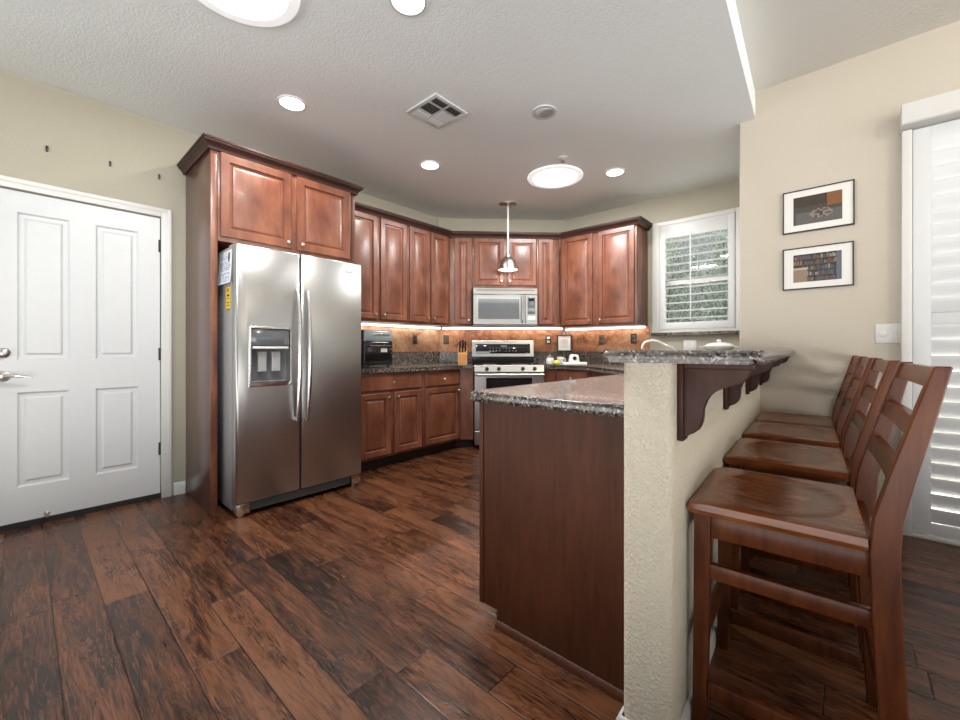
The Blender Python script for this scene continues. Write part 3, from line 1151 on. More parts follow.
pp = ink_grid('paper_sheet', 0.24, 0.215, 28, 34, paper_ink, 'print', None, (-3.175, F0 - 0.004, 1.515), None,
              curve=lambda u, v: -0.018 * (1 - v) ** 2 * (1 - 0.3 * u))
sm = pp.modifiers.new('thickness', 'SOLIDIFY')
sm.thickness = 0.0012
tag(pp, 'printed paper sheet curling on the side of the steel refrigerator', 'paper')


def tag_ink(u, v):
    return (0.05, 0.04, 0.02) if (abs(v - 0.86) < 0.05 and 0.35 < u < 0.65) or (int(v * 20) % 3 == 0 and 0.2 < u < 0.8 and v < 0.7) else (0.80, 0.50, 0.03)


yt = ink_grid('energy_label', 0.082, 0.15, 12, 24, tag_ink, 'print', None, (-3.056, F0 - 0.002, 1.345))
sm = yt.modifiers.new('thickness', 'SOLIDIFY')
sm.thickness = 0.001
tag(yt, 'yellow energy label on the side of the steel refrigerator', 'label')

# ------------------------------------------------------------------ range and microwave
t = thing('range', 'stainless steel electric range with black back panel in the angled corner', 'range', ORI, R(45))
RW = 0.379
yb = -0.10
g = MB()
g.box(-RW, RW, -0.735, yb, 0.05, 0.895, 0.004)
g.build('body', 'black_metal', t)
g = MB()
g.box(-RW, RW, -0.735, yb - 0.07, 0.8955, 0.91, 0.004)
for (bx, by, br) in ((-0.18, -0.57, 0.10), (0.18, -0.57, 0.085), (-0.18, -0.31, 0.08), (0.18, -0.31, 0.10)):
    g.lathe([(br, 0.9095), (br, 0.9107), (br - 0.006, 0.9107), (br - 0.006, 0.9095)], (bx, by, 0), seg=32, m=1, caps=False)
g.build('cooktop', ['black_glass', 'grey_plastic'], t)
g = MB()
g.prism([(-0.736, 0.842), (-0.775, 0.846), (-0.762, 0.905), (-0.736, 0.9155), (-0.70, 0.9155), (-0.70, 0.911), (-0.736, 0.905)], -RW, RW, axis='x')
cp = g.build('control_panel', 'steel_light', t)
for kx in (-0.245, -0.115, 0.145, 0.275):
    g = MB()
    g.lathe([(0.021, -0.765), (0.019, -0.79), (0.012, -0.793)], (kx, 0, 0.877), 'y', 18)
    g.box(kx - 0.004, kx + 0.004, -0.800, -0.791, 0.86, 0.894, 0.002)
    g.build('knob', 'black_plastic', cp)
g = MB()
g.rects([(-RW, RW, 0.22, 0.838, -0.7355), (-RW, RW, 0.22, 0.838, -0.765), (-RW + 0.005, RW - 0.005, 0.225, 0.833, -0.771)] +
        [(-0.255, 0.255, 0.36, 0.782, -0.771), (-0.25, 0.25, 0.365, 0.777, -0.767)], True, 0, 1)
od = g.build('oven_door', ['steel', 'black_glass'], t)
g = MB()
g.tube([(-0.375, -0.815, 0.812), (0, -0.820, 0.812), (0.375, -0.815, 0.812)], 0.0125, 12)
for hx in (-0.34, 0.34):
    g.box(hx - 0.012, hx + 0.012, -0.815, -0.770, 0.804, 0.820, 0.003)
g.build('handle', 'steel_light', od)
g = MB()
g.rects([(-RW, RW, 0.055, 0.21, -0.7355), (-RW, RW, 0.055, 0.21, -0.765), (-RW + 0.005, RW - 0.005, 0.06, 0.205, -0.771)])
g.build('storage_drawer', 'steel', t)
g = MB()
g.prism([(yb, 0.9), (yb - 0.065, 0.9), (yb - 0.065, 0.99), (yb - 0.05, 1.0), (yb, 1.0)], -RW, RW, axis='x')
g.prism([(yb, 1.0), (yb - 0.07, 1.0), (yb - 0.05, 1.19), (yb - 0.03, 1.20), (yb, 1.20)], -RW, RW, axis='x', m=1)
bk = g.build('back_panel', ['black_glass', 'steel_light'], t)
g = MB()
tl = math.atan2(0.02, 0.19)
g.box(-0.335, 0.335, -0.004, 0.004, 0.0, 0.118, 0.003)
for k in range(9):
    for j in range(2):
        if abs(k - 4) > 0 or j:
            g.box(-0.16 + k * 0.04 - 0.009, -0.16 + k * 0.04 + 0.006, -0.0052, -0.0035, 0.030 + j * 0.032, 0.038 + j * 0.032, m=1)
g.box(-0.03, 0.05, -0.0052, -0.0035, 0.082, 0.10, m=1)
dsp = g.build('display', ['black_glass', 'grey_plastic'], bk, loc=(0, yb - 0.0675, 1.036))
dsp.rotation_euler = (-tl, 0, 0)
for fx in (-0.33, 0.33):
    for fy in (-0.68, -0.17):
        g = MB()
        g.lathe([(0.02, 0.0), (0.02, 0.0495)], (fx, fy, 0), seg=10)
        g.build('foot', 'black_plastic', t)

t = thing('microwave', 'stainless steel over-the-range microwave with grey door window', 'microwave', ORI, R(45))
z0, z1 = 1.377, 1.806
g = MB()
g.box(-RW, RW, -0.385, -0.012, z0, z1, 0.003)
g.build('body', 'black_metal', t)
ym = -0.3855
g = MB()
g.rects([(-RW, RW, 1.733, z1, ym), (-RW, RW, 1.733, z1, ym - 0.012), (-RW + 0.004, RW - 0.004, 1.737, z1 - 0.004, ym - 0.016)])
for k in range(3):
    g.box(-0.34, 0.34, ym - 0.0175, ym - 0.015, 1.785 - k * 0.006, 1.7875 - k * 0.006, m=1)
g.build('vent_grille', ['steel', 'black_metal'], t)
g = MB()
g.rects([(-RW, 0.232, z0, 1.729, ym), (-RW, 0.232, z0, 1.729, ym - 0.014), (-RW + 0.005, 0.228, z0 + 0.005, 1.724, ym - 0.019),
         (-0.328, 0.175, 1.432, 1.692, ym - 0.019), (-0.318, 0.165, 1.442, 1.682, ym - 0.0165)], True, 0, 1)
md = g.build('door', ['steel', 'grey_glass'], t)
g = MB()
g.tube([(0.198, ym - 0.02, 1.405), (0.198, ym - 0.052, 1.43), (0.198, ym - 0.058, 1.56), (0.198, ym - 0.052, 1.69), (0.198, ym - 0.02, 1.715)], 0.011, 12)
g.build('handle', 'steel', md)
g = MB()
g.rects([(0.235, RW, z0, 1.729, ym), (0.235, RW, z0, 1.729, ym - 0.014), (0.239, RW - 0.004, z0 + 0.004, 1.725, ym - 0.018)])
cpn = g.build('control_panel', 'steel', t)
g = MB()
g.box(0.262, 0.352, ym - 0.0215, ym - 0.0175, 1.50, 1.70, 0.002)
g.box(0.275, 0.34, ym - 0.023, ym - 0.021, 1.655, 1.685, m=1)
g.build('keypad', ['grey_glass', 'black_glass'], cpn)
g = MB()
g.box(0.262, 0.352, ym - 0.0215, ym - 0.0175, 1.43, 1.475, 0.002)
g.build('button', 'white_plastic', cpn)

# ------------------------------------------------------------------ things on the worktops
# toaster oven
t = thing('toaster_oven', 'black glossy toaster oven on the left worktop beside the refrigerator', 'toaster oven', (-3.36, 2.225, 0.914), r90)
g = MB()
g.box(-0.165, 0.165, -0.10, 0.30, 0.022, 0.352, 0.010)
g.build('body', 'black_plastic', t)
g = MB()
g.rects([(-0.155, 0.155, 0.25, 0.345, -0.1005), (-0.155, 0.155, 0.25, 0.345, -0.108), (-0.148, 0.148, 0.257, 0.338, -0.112)])
tp = g.build('control_panel', 'blue_glass', t)
g = MB()
g.box(-0.07, 0.13, -0.118, -0.1115, 0.305, 0.323, 0.003)
g.build('display', 'chrome', tp)
g = MB()
g.rects([(-0.155, 0.155, 0.05, 0.24, -0.1005), (-0.155, 0.155, 0.05, 0.24, -0.112), (-0.150, 0.150, 0.055, 0.235, -0.115)])
td = g.build('door', 'black_glass', t)
g = MB()
g.tube([(-0.12, -0.116, 0.205), (-0.115, -0.140, 0.205), (0.115, -0.140, 0.205), (0.12, -0.116, 0.205)], 0.006, 8)
g.build('handle', 'chrome', td)
g = MB()
g.box(0.02, 0.09, -0.118, -0.1145, 0.145, 0.18, 0.001)
g.build('sticker', 'white_plastic', td)
for fx in (-0.14, 0.14):
    for fy in (-0.07, 0.27):
        g = MB()
        g.lathe([(0.014, 0.0), (0.014, 0.023)], (fx, fy, 0), seg=10)
        g.build('foot', 'black_plastic', t)

# knife block
kb = dg(-0.50, 0.24)
t = thing('knife_block', 'light wooden knife block with black handled knives left of the range', 'knife block', (kb[0], kb[1], 0.914), R(45))
g = MB()
g.prism([(-0.075, 0.0), (0.075, 0.0), (0.075, 0.19), (0.02, 0.215), (-0.075, 0.115)], -0.056, 0.056, axis='x', bev=0.004)
g.build('block', 'knife_wood', t)
dirv = Vector((0, -0.095, 0.1)).normalized()
nrm = Vector((0, -0.69, 0.72))
for i, (kx, f, ln_, rr) in enumerate(((-0.035, 0.25, 0.07, 0.009), (0.0, 0.25, 0.075, 0.009), (0.035, 0.25, 0.07, 0.009), (-0.03, 0.65, 0.09, 0.011), (0.005, 0.7, 0.10, 0.012), (0.035, 0.65, 0.09, 0.010))):
    p = Vector((kx, -0.075 + 0.095 * f - 0.006, 0.115 + 0.1 * f + 0.007))
    dd = Vector((0, -0.35, 0.94)).normalized()
    k_ = thing('kitchen_knife', ['black handled knife at front left of the wooden block', 'black handled knife at front centre of the wooden block', 'black handled knife at front right of the wooden block',
               'black handled knife at back left of the wooden block', 'tallest black handled knife at back centre of the wooden block', 'black handled knife at back right of the wooden block'][i],
               'knife', tuple(Vector((kb[0], kb[1], 0.914)) + Matrix.Rotation(R(45), 3, 'Z') @ p), R(45), 'knives in the wooden block')
    g = MB()
    g.tube([dd * 0.002, dd * 0.015, dd * ln_ * 0.6, dd * ln_, dd * (ln_ + 0.006)], [rr * 1.1, rr * 1.35, rr * 1.15, rr * 1.35, rr * 0.7], 10, flat=0.75)
    g.build('handle', 'black_plastic', k_)
    g = MB()
    g.tube([dd * 0.0025, dd * 0.012], [rr * 1.05, rr * 1.05], 10, flat=0.7)
    g.build('bolster', 'chrome', k_)


def on_top(px, d, z=0.914):
    l = (px - 480) / 408 * d
    return (-math.sin(TH) * d + math.cos(TH) * l, math.cos(TH) * d + math.sin(TH) * l, z)


# small things right of the range
p = on_top(550, 4.68)
t = thing('sugar_jar', 'small pale lidded jar on the worktop right of the range', 'jar', p)
g = MB()
g.lathe([(0.030, 0.0), (0.042, 0.008), (0.046, 0.04), (0.040, 0.07), (0.034, 0.076)], seg=20)
g.build('jar', 'glass_jar', t)
g = MB()
g.lathe([(0.037, 0.0765), (0.036, 0.086), (0.02, 0.096), (0.008, 0.099), (0.011, 0.11), (0.004, 0.116)], seg=20)
g.build('lid', 'nickel', t)
p = on_top(556.5, 4.60)
g = MB()
g.ball((0, 0, 0.026), 0.026, sx=1.25, sy=1)
g.lathe([(0.008, 0.030), (0.003, 0.039)], (0, 0, 0.026), 'x', 10)
tag(g.build('lemon', 'lemon', loc=p, rotz=0.5), 'yellow lemon between the jar and white cup on the worktop', 'lemon')
p = on_top(560.5, 4.74)
t = thing('cup', 'small white cup on the worktop behind the lemon', 'cup', p)
g = MB()
g.lathe([(0.028, 0.0), (0.036, 0.01), (0.041, 0.085), (0.038, 0.085), (0.033, 0.012), (0.005, 0.008)], seg=20, caps=False)
g.build('bowl', 'ceramic', t)
g = MB()
g.tube([(0.038, 0, 0.07), (0.06, 0, 0.066), (0.064, 0, 0.045), (0.052, 0, 0.026), (0.036, 0, 0.022)], 0.005, 8)
g.build('handle', 'ceramic', t)
p = on_top(574, 4.52)
t = thing('kitchen_scale', 'white kitchen scale with a flat base and dark dial on the right worktop', 'scale', p, R(40))
g = MB()
g.box(-0.13, 0.13, -0.07, 0.07, 0.0, 0.032, 0.008)
g.build('base', 'ceramic', t)
g = MB()
g.prism([(-0.055, 0.0325), (0.055, 0.0325), (0.045, 0.105), (0.025, 0.118), (-0.025, 0.118), (-0.045, 0.105)], -0.035, 0.045, axis='y', bev=0.005)
g.build('housing', 'ceramic', t)
g = MB()
g.lathe([(0.022, -0.0355), (0.022, -0.038), (0.018, -0.039)], (0.0, 0, 0.075), 'y', 20)
g.build('dial', 'black_plastic', t)

# small framed picture leaning in the corner on the upstand
pc_ = dg(hl - 0.02, 0.06)
t = thing('photo_frame', 'small dark framed picture standing on the upstand in the kitchen corner', 'picture frame', (cornR[0] + 0.025, cornR[1] - 0.062, 1.0605), R(22.5))
fw, fh = 0.185, 0.212
g = MB()
g.rects([(-fw / 2, fw / 2, 0, fh, 0.008), (-fw / 2, fw / 2, 0, fh, -0.004), (-fw / 2 + 0.003, fw / 2 - 0.003, 0.003, fh - 0.003, -0.007), (-fw / 2 + 0.016, fw / 2 - 0.016, 0.016, fh - 0.016, -0.005), (-fw / 2 + 0.016, fw / 2 - 0.016, 0.016, fh - 0.016, 0.002)], cap=False)
g.build('frame', 'frame_dark', t)
g = MB()
g.rects([(-fw / 2 + 0.014, fw / 2 - 0.014, 0.014, fh - 0.014, 0.004), (-fw / 2 + 0.014, fw / 2 - 0.014, 0.014, fh - 0.014, 0.001)])
g.build('mat', 'mat_board', t)
ink_grid('print', 0.09, 0.115, 10, 12, lambda u, v: (0.55 + 0.1 * math.sin(9 * u), 0.53 + 0.08 * math.sin(7 * v), 0.48), 'print', t, (-0.045, 0.0005, 0.05))


# outlets and switch plates
def outlet(label, loc, rotz, mat, hole, kind='outlet', w=0.07, h=0.115):
    t = thing('outlet', label, 'outlet', loc, rotz, 'outlets on the kitchen splashbacks')
    g = MB()
    g.box(-w / 2, w / 2, -0.006, 0.0, -h / 2, h / 2, 0.003)
    g.build('plate', mat, t)
    for s in (-1, 1):
        g = MB()
        g.box(-0.017, 0.017, -0.0085, -0.0065, s * 0.025 - 0.015, s * 0.025 + 0.015, 0.002)
        g.build('socket', hole, t)
    return t


outlet('bronze outlet on the left copper splashback above the worktop', (XK + 0.0085, 3.10, 1.205), r90, 'bronze', 'black_plastic')
po = dg(-0.70, 0.0085)
outlet('dark bronze outlet left of the range on the angled splashback', (po[0], po[1], 1.21), R(45), 'bronze', 'bronze')
po = dg(0.597, 0.0085)
outlet('dark outlet with pale sockets right of the range back panel', (po[0], po[1], 1.21), R(45), 'bronze', 'white_plastic')
outlet('bronze outlet in the middle of the right copper splashback', (-2.16, YF - 0.0085, 1.205), 0, 'bronze', 'bronze')
outlet('dark outlet at the window end of the right copper splashback', (-1.775, YF - 0.0085, 1.21), 0, 'black_plastic', 'bronze')
t = thing('outlet', 'white wall plate under the kitchen window', 'outlet', (-1.19, YF - 0.0005, 1.125), 0)
g = MB()
g.box(-0.062, 0.062, -0.006, 0.0, -0.058, 0.058, 0.003)
g.build('plate', 'white_plastic', t)
for s in (-1, 1):
    g = MB()
    g.box(s * 0.03 - 0.017, s * 0.03 + 0.017, -0.0085, -0.0065, -0.033, 0.033, 0.002)
    g.build('switch', 'white_plastic', t)

# faucet
p = on_top(676, 3.58)
t = thing('faucet', 'white gooseneck faucet rising behind the bar at the corner sink', 'faucet', p, 0)
g = MB()
g.lathe([(0.03, 0.0), (0.03, 0.008), (0.02, 0.015), (0.018, 0.10), (0.012, 0.11)], seg=18)
g.build('base', 'ceramic', t)
e = on_top(642, 3.58)
d2 = Vector((e[0] - p[0], e[1] - p[1], 0))
g = MB()
pts = []
for s, z in ((0, 0.10), (0.02, 0.165), (0.10, 0.185), (0.30, 0.205), (0.5, 0.238), (0.66, 0.248), (0.80, 0.245), (0.92, 0.232), (0.98, 0.205), (1.0, 0.175)):
    pts.append((d2.x * s, d2.y * s, z))
g.tube(pts, 0.011, 12)
g.build('spout', 'ceramic', t)
g = MB()
g.tube([(0.02, 0, 0.06), (0.06, 0.01, 0.075), (0.085, 0.015, 0.11)], [0.008, 0.007, 0.005], 10)
g.build('handle', 'ceramic', t)

# covered dish on the bar
p = on_top(719, 2.95, 1.0795)
t = thing('covered_dish', 'white covered dish with a knob lid at the far end of the bar top', 'dish', (p[0], p[1], 1.0795), A)
g = MB()
g.lathe([(0.070, 0.0), (0.086, 0.008), (0.096, 0.022), (0.098, 0.026), (0.092, 0.026), (0.08, 0.012), (0.01, 0.008)], seg=32, caps=False)
g.box(-0.125, -0.092, -0.025, 0.025, 0.020, 0.026, 0.002)
g.box(0.092, 0.125, -0.025, 0.025, 0.020, 0.026, 0.002)
g.build('dish', 'ceramic', t)
g = MB()
g.lathe([(0.098, 0.0265), (0.098, 0.031), (0.075, 0.046), (0.03, 0.055), (0.012, 0.057), (0.010, 0.062), (0.018, 0.068), (0.012, 0.075), (0.003, 0.077)], seg=32)
g.build('lid', 'ceramic', t)

# ------------------------------------------------------------------ corbels under the bar top
names = ['dark wooden scroll corbel at the near end of the bar, largest in view', 'dark wooden scroll corbel second from the near end of the bar',
         'dark wooden scroll corbel third from the near end of the bar', 'dark wooden scroll corbel at the far wall end of the bar']


def corbel_profile():
    # u outward from the wall face, z up
    return [(0.0, 1.0462), (0.166, 1.0462), (0.166, 1.0342), (0.160, 1.0122), (0.152, 0.9992), (0.142, 0.9932), (0.106, 0.9802), (0.092, 0.9752), (0.082, 0.9682), (0.073, 0.9582), (0.066, 0.9462),
            (0.061, 0.9322), (0.0595, 0.9202), (0.059, 0.9002), (0.057, 0.8862), (0.053, 0.8742), (0.048, 0.8652), (0.040, 0.8582), (0.027, 0.8512), (0.0, 0.8402)]


proto = None
for i, v in enumerate((0.062, 0.81, 1.55, VE - 0.06)):
    loc = (*wb(0.1305, v), 0)
    if proto is None:
        t = thing('corbel', names[0], 'corbel', loc, A, 'corbels under the breakfast bar')
        g = MB()
        g.prism(corbel_profile(), 0.0, 0.04, axis='y', bev=0.002)
        g.build('bracket', 'cherry_dark', t)
        g = MB()
        g.box(0.0, 0.016, -0.008, 0.048, 0.834, 1.0462, 0.003)
        g.build('back_plate', 'cherry_dark', t)
        g = MB()
        g.box(0.0162, 0.172, -0.006, 0.046, 1.030, 1.0463, 0.003)
        g.build('top_plate', 'cherry_dark', t)
        proto = t
    else:
        dup(proto, loc, A, names[i])


# ------------------------------------------------------------------ counter stools
def stool(label, loc, rotz, group):
    """local x: 0 at the seat front (bar side) towards the back, y across the width 0..SW"""
    SW, SD, SH = 0.46, 0.376, 0.65
    t = thing('counter_stool', label, 'stool', loc, rotz, group)
    # seat: dished plank with a rounded front edge
    bm = bmesh.new()
    nx, ny = 44, 44
    top = []
    for i in range(nx + 1):
        row = []
        for j in range(ny + 1):
            x, y = SD * i / nx, SW * j / ny
            z = SH
            e_ = ((x - 0.195) / 0.160) ** 2 + ((y - SW / 2) / 0.190) ** 2
            if e_ < 1:
                z -= 0.008 * min(1, (1 - e_) * (0.9 + 2.2 * max(0, x - 0.1) / 0.26)) ** 0.8
            z -= 0.008 * max(0, 1 - x / 0.05) ** 2
            edge = min(y, SW - y, SD - x + 0.02)
            z -= 0.004 * max(0, 1 - edge / 0.012)
            row.append(bm.verts.new((x, y, z)))
        top.append(row)
    for i in range(nx):
        for j in range(ny):
            bm.faces.new((top[i][j], top[i + 1][j], top[i + 1][j + 1], top[i][j + 1]))
    rim = [top[i][0] for i in range(nx + 1)] + [top[nx][j] for j in range(1, ny + 1)] + [top[i][ny] for i in range(nx - 1, -1, -1)] + [top[0][j] for j in range(ny - 1, 0, -1)]
    lo1, lo2 = [], []
    for v in rim:
        cx, cy = SD / 2, SW / 2
        lo1.append(bm.verts.new((v.co.x + (v.co.x - cx) * 0.006, v.co.y + (v.co.y - cy) * 0.006, SH - 0.022)))
        lo2.append(bm.verts.new((v.co.x - (v.co.x - cx) * 0.03, v.co.y - (v.co.y - cy) * 0.03, SH - 0.036)))
    n = len(rim)
    for k in range(n):
        bm.faces.new((rim[k], rim[(k + 1) % n], lo1[(k + 1) % n], lo1[k]))
        bm.faces.new((lo1[k], lo1[(k + 1) % n], lo2[(k + 1) % n], lo2[k]))
    bm.faces.new(lo2)
    g = MB()
    g.bm.free()
    g.bm = bm
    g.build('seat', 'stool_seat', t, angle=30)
    zt = SH - 0.0365
    # front legs, square, tapering slightly
    for y in (0.012, SW - 0.052):
        g = MB()
        secs = []
        for (z, x0, x1, y0, y1) in ((0, 0.008, 0.042, y + 0.002, y + 0.036), (0.3, 0.012, 0.05, y, y + 0.038), (zt, 0.014, 0.056, y - 0.001, y + 0.040)):
            secs.append([(x0, y0, z), (x1, y0, z), (x1, y1, z), (x0, y1, z)])
        g.loft(secs)
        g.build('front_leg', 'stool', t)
    # rear posts: leg and backrest upright in one bent piece
    path = [(0.0, 0.408, 0.450), (0.14, 0.400, 0.445), (0.30, 0.392, 0.440), (0.48, 0.383, 0.433), (0.62, 0.379, 0.430), (0.70, 0.386, 0.434), (0.80, 0.411, 0.454), (0.92, 0.444, 0.481), (1.045, 0.479, 0.507)]
    for y in (0.0, SW - 0.032):
        g = MB()
        g.loft([[(x0, y, z), (x1, y, z), (x1, y + 0.032, z), (x0, y + 0.032, z)] for z, x0, x1 in path])
        es = [e2 for e2 in g.bm.edges]
        bmesh.ops.bevel(g.bm, geom=es, offset=0.003, segments=1, affect='EDGES')
        g.build('rear_post', 'stool', t, angle=30)

    def at(z, k):
        for a, b2 in zip(path, path[1:]):
            if a[0] <= z <= b2[0]:
                s = (z - a[0]) / (b2[0] - a[0])
                return a[k] + (b2[k] - a[k]) * s
    # three curved back rails
    for (z0_, z1_) in ((0.998, 1.041), (0.887, 0.928), (0.776, 0.818)):
        g = MB()
        secs = []
        for k in range(9):
            s = k / 8
            y = 0.0318 + (SW - 0.0636) * s
            bow = 0.004 * math.sin(PI * s)
            secs.append([(at(z0_, 1) + 0.006 + bow, y, z0_), (at(z0_, 1) + 0.024 + bow, y, z0_), (at(z1_, 1) + 0.024 + bow, y, z1_), (at(z1_, 1) + 0.006 + bow, y, z1_)])
        g.loft(secs)
        g.build('back_rail', 'stool', t)
    # aprons
    g = MB()
    for y in (0.016, SW - 0.036):
        g.box(0.0562, 0.380, y, y + 0.02, zt - 0.062, zt, 0.002)
    g.box(0.02, 0.042, 0.052, SW - 0.052, zt - 0.062, zt, 0.002)
    g.box(0.385, 0.405, 0.0322, SW - 0.0322, zt - 0.062, zt, 0.002)
    g.build('apron', 'stool', t)
    for y in (0.016, SW - 0.038):
        for z in (0.455, 0.12):
            g = MB()
            g.box(0.048, 0.395, y, y + 0.022, z - 0.022, z + 0.022, 0.003)
            g.build('stretcher', 'stool', t)
    g = MB()
    g.box(0.018, 0.04, 0.048, SW - 0.048, 0.23, 0.275, 0.003)
    g.build('foot_rail', 'stool', t)
    g = MB()
    g.box(0.40, 0.42, 0.0322, SW - 0.0322, 0.23, 0.27, 0.003)
    g.build('stretcher', 'stool', t)
    return t


def stool_loc(Y):
    s = (Y - WO[1])
    return (-0.333 - math.tan(A) * (Y - 1.27), Y, 0)


sl = ['reddish-brown ladder-back counter stool nearest the camera at the bar', 'reddish-brown ladder-back counter stool second from the camera at the bar',
      'reddish-brown ladder-back counter stool third from the camera at the bar', 'reddish-brown ladder-back counter stool against the far beige wall']
grp = 'counter stools along the breakfast bar'
st = stool(sl[0], stool_loc(1.272), A, grp)
for i, y in enumerate((1.915, 2.51, 3.02)):
    dup(st, stool_loc(y), A, sl[i + 1])


# ------------------------------------------------------------------ pictures and plates on the right wall
def framed(label, x0, x1, z0, z1, fn, group):
    t = thing('picture_frame', label, 'picture', ((x0 + x1) / 2, YR - 0.001, z0), 0, group)
    w, h = x1 - x0, z1 - z0
    a = w / 2
    g = MB()
    g.rects([(-a, a, 0, h, 0), (-a, a, 0, h, -0.020), (-a + 0.001, a - 0.001, 0.001, h - 0.001, -0.021), (-a + 0.007, a - 0.007, 0.007, h - 0.007, -0.021), (-a + 0.007, a - 0.007, 0.007, h - 0.007, -0.012)], cap=False)
    g.build('frame', 'frame_dark', t)
    g = MB()
    g.rects([(-a + 0.006, a - 0.006, 0.006, h - 0.006, -0.002), (-a + 0.006, a - 0.006, 0.006, h - 0.006, -0.013)])
    g.build('mat', 'mat_board', t)
    ink_grid('print', w * 0.68, h * 0.66, 60, 40, fn, 'print', t, (-w * 0.34, -0.0142, h * 0.17), dim=0.55)
    return t


def nz2(u, v, s):
    r_ = random.Random(int(u * s) * 7919 + int(v * s) * 104729)
    return r_.random()


def ink_table(u, v):
    n = nz2(u, v, 40) * 0.03
    if u > 0.70 and v > 0.55:
        return (0.30 + n * 2, 0.11 + n, 0.03)
    e_ = ((u - 0.58) / 0.24) ** 2 + ((v - 0.33) / 0.17) ** 2
    if e_ < 1:
        return (0.30 + n * 3, 0.24 + n * 3, 0.18 + n * 2) if nz2(u, v, 18) > 0.35 else (0.10, 0.075, 0.06)
    if v < 0.42 and u > 0.05:
        return (0.15 + n, 0.135 + n, 0.13 + n)
    if v > 0.62:
        return (0.045 + n, 0.025 + n, 0.018)
    return (0.07 + n, 0.055 + n, 0.045 + n)


def ink_books(u, v):
    if v < 0.52 and u < 0.30:
        return (0.42, 0.28, 0.17) if v < 0.45 else (0.65, 0.6, 0.5)
    if u > 0.90:
        return (0.16, 0.19, 0.24)
    sh = (v * 5.0) % 1
    if sh < 0.14:
        return (0.12, 0.07, 0.045)
    r_ = random.Random(int(u * 34) * 131 + int(v * 5) * 977)
    if sh > 0.62 + 0.3 * r_.random():
        return (0.02, 0.017, 0.016)
    return r_.choice([(0.25, 0.05, 0.04), (0.05, 0.08, 0.16), (0.40, 0.37, 0.32), (0.07, 0.12, 0.09), (0.16, 0.10, 0.05), (0.03, 0.03, 0.035), (0.32, 0.22, 0.10), (0.12, 0.12, 0.14)])


framed('black framed photograph of a table scene, upper of two on beige wall', -0.310, 0.055, 1.872, 2.156, ink_table, 'framed photographs on the beige wall')
framed('black framed photograph of bookshelves, lower of two on beige wall', -0.310, 0.052, 1.488, 1.768, ink_books, 'framed photographs on the beige wall')
t = thing('switch_plate', 'white dimmer and switch plate beside the shutters', 'switch', (0.208, YR - 0.0005, 1.180), 0)
g = MB()
g.box(-0.059, 0.059, -0.006, 0, -0.058, 0.058, 0.003)
g.build('plate', 'white_plastic', t)
g = MB()
g.lathe([(0.019, -0.0062), (0.019, -0.016), (0.016, -0.018)], (-0.026, 0, 0.0), 'y', 20)
g.build('dimmer_knob', 'white_plastic', t)
g = MB()
g.box(0.016, 0.038, -0.0085, -0.0062, -0.032, 0.032, 0.002)
g.box(0.022, 0.032, -0.016, -0.008, 0.0, 0.018, 0.002)
g.build('toggle', 'white_plastic', t)


# ------------------------------------------------------------------ windows and shutters
wn = struct(thing('window_1', 'white framed kitchen window', None, (0, YF, 0), 0))
g = MB()
x0, x1, z0, z1 = -1.566, -0.70, 1.268, 2.462
fx0, fx1, fz0, fz1 = -1.490, -0.78, 1.295, 2.42
g.box(x0, fx0, -0.022, -0.0005, z0, z1, 0.003)
g.box(fx1, x1, -0.022, -0.0005, z0, z1, 0.003)
g.box(fx0, fx1, -0.022, -0.0005, fz1, z1, 0.003)
g.box(fx0, fx1, -0.022, -0.0005, z0, fz0, 0.003)
g.build('casing', 'white_trim', wn)
g = MB()
g.box(-1.575, -0.69, -0.05, -0.0005, 1.232, 1.2675, 0.004)
g.build('sill', 'granite', wn)
g = MB()
for (a, bq, c0, d) in ((KX0 + 0.002, KX0 + 0.045, KZ0 + 0.002, KZ1 - 0.002), (KX1 - 0.045, KX1 - 0.002, KZ0 + 0.002, KZ1 - 0.002), (KX0 + 0.045, KX1 - 0.045, KZ0 + 0.002, KZ0 + 0.045), (KX0 + 0.045, KX1 - 0.045, KZ1 - 0.045, KZ1 - 0.002), (KX0 + 0.045, KX1 - 0.045, 1.785, 1.835)):
    g.box(a, bq, 0.07, 0.10, c0, d, 0.003)
g.build('sash', 'white_trim', wn)
g = MB()
g.box(KX0 + 0.046, KX1 - 0.046, 0.083, 0.087, KZ0 + 0.046, 1.784)
g.box(KX0 + 0.046, KX1 - 0.046, 0.083, 0.087, 1.836, KZ1 - 0.046)
g.build('glass', 'glass', wn)


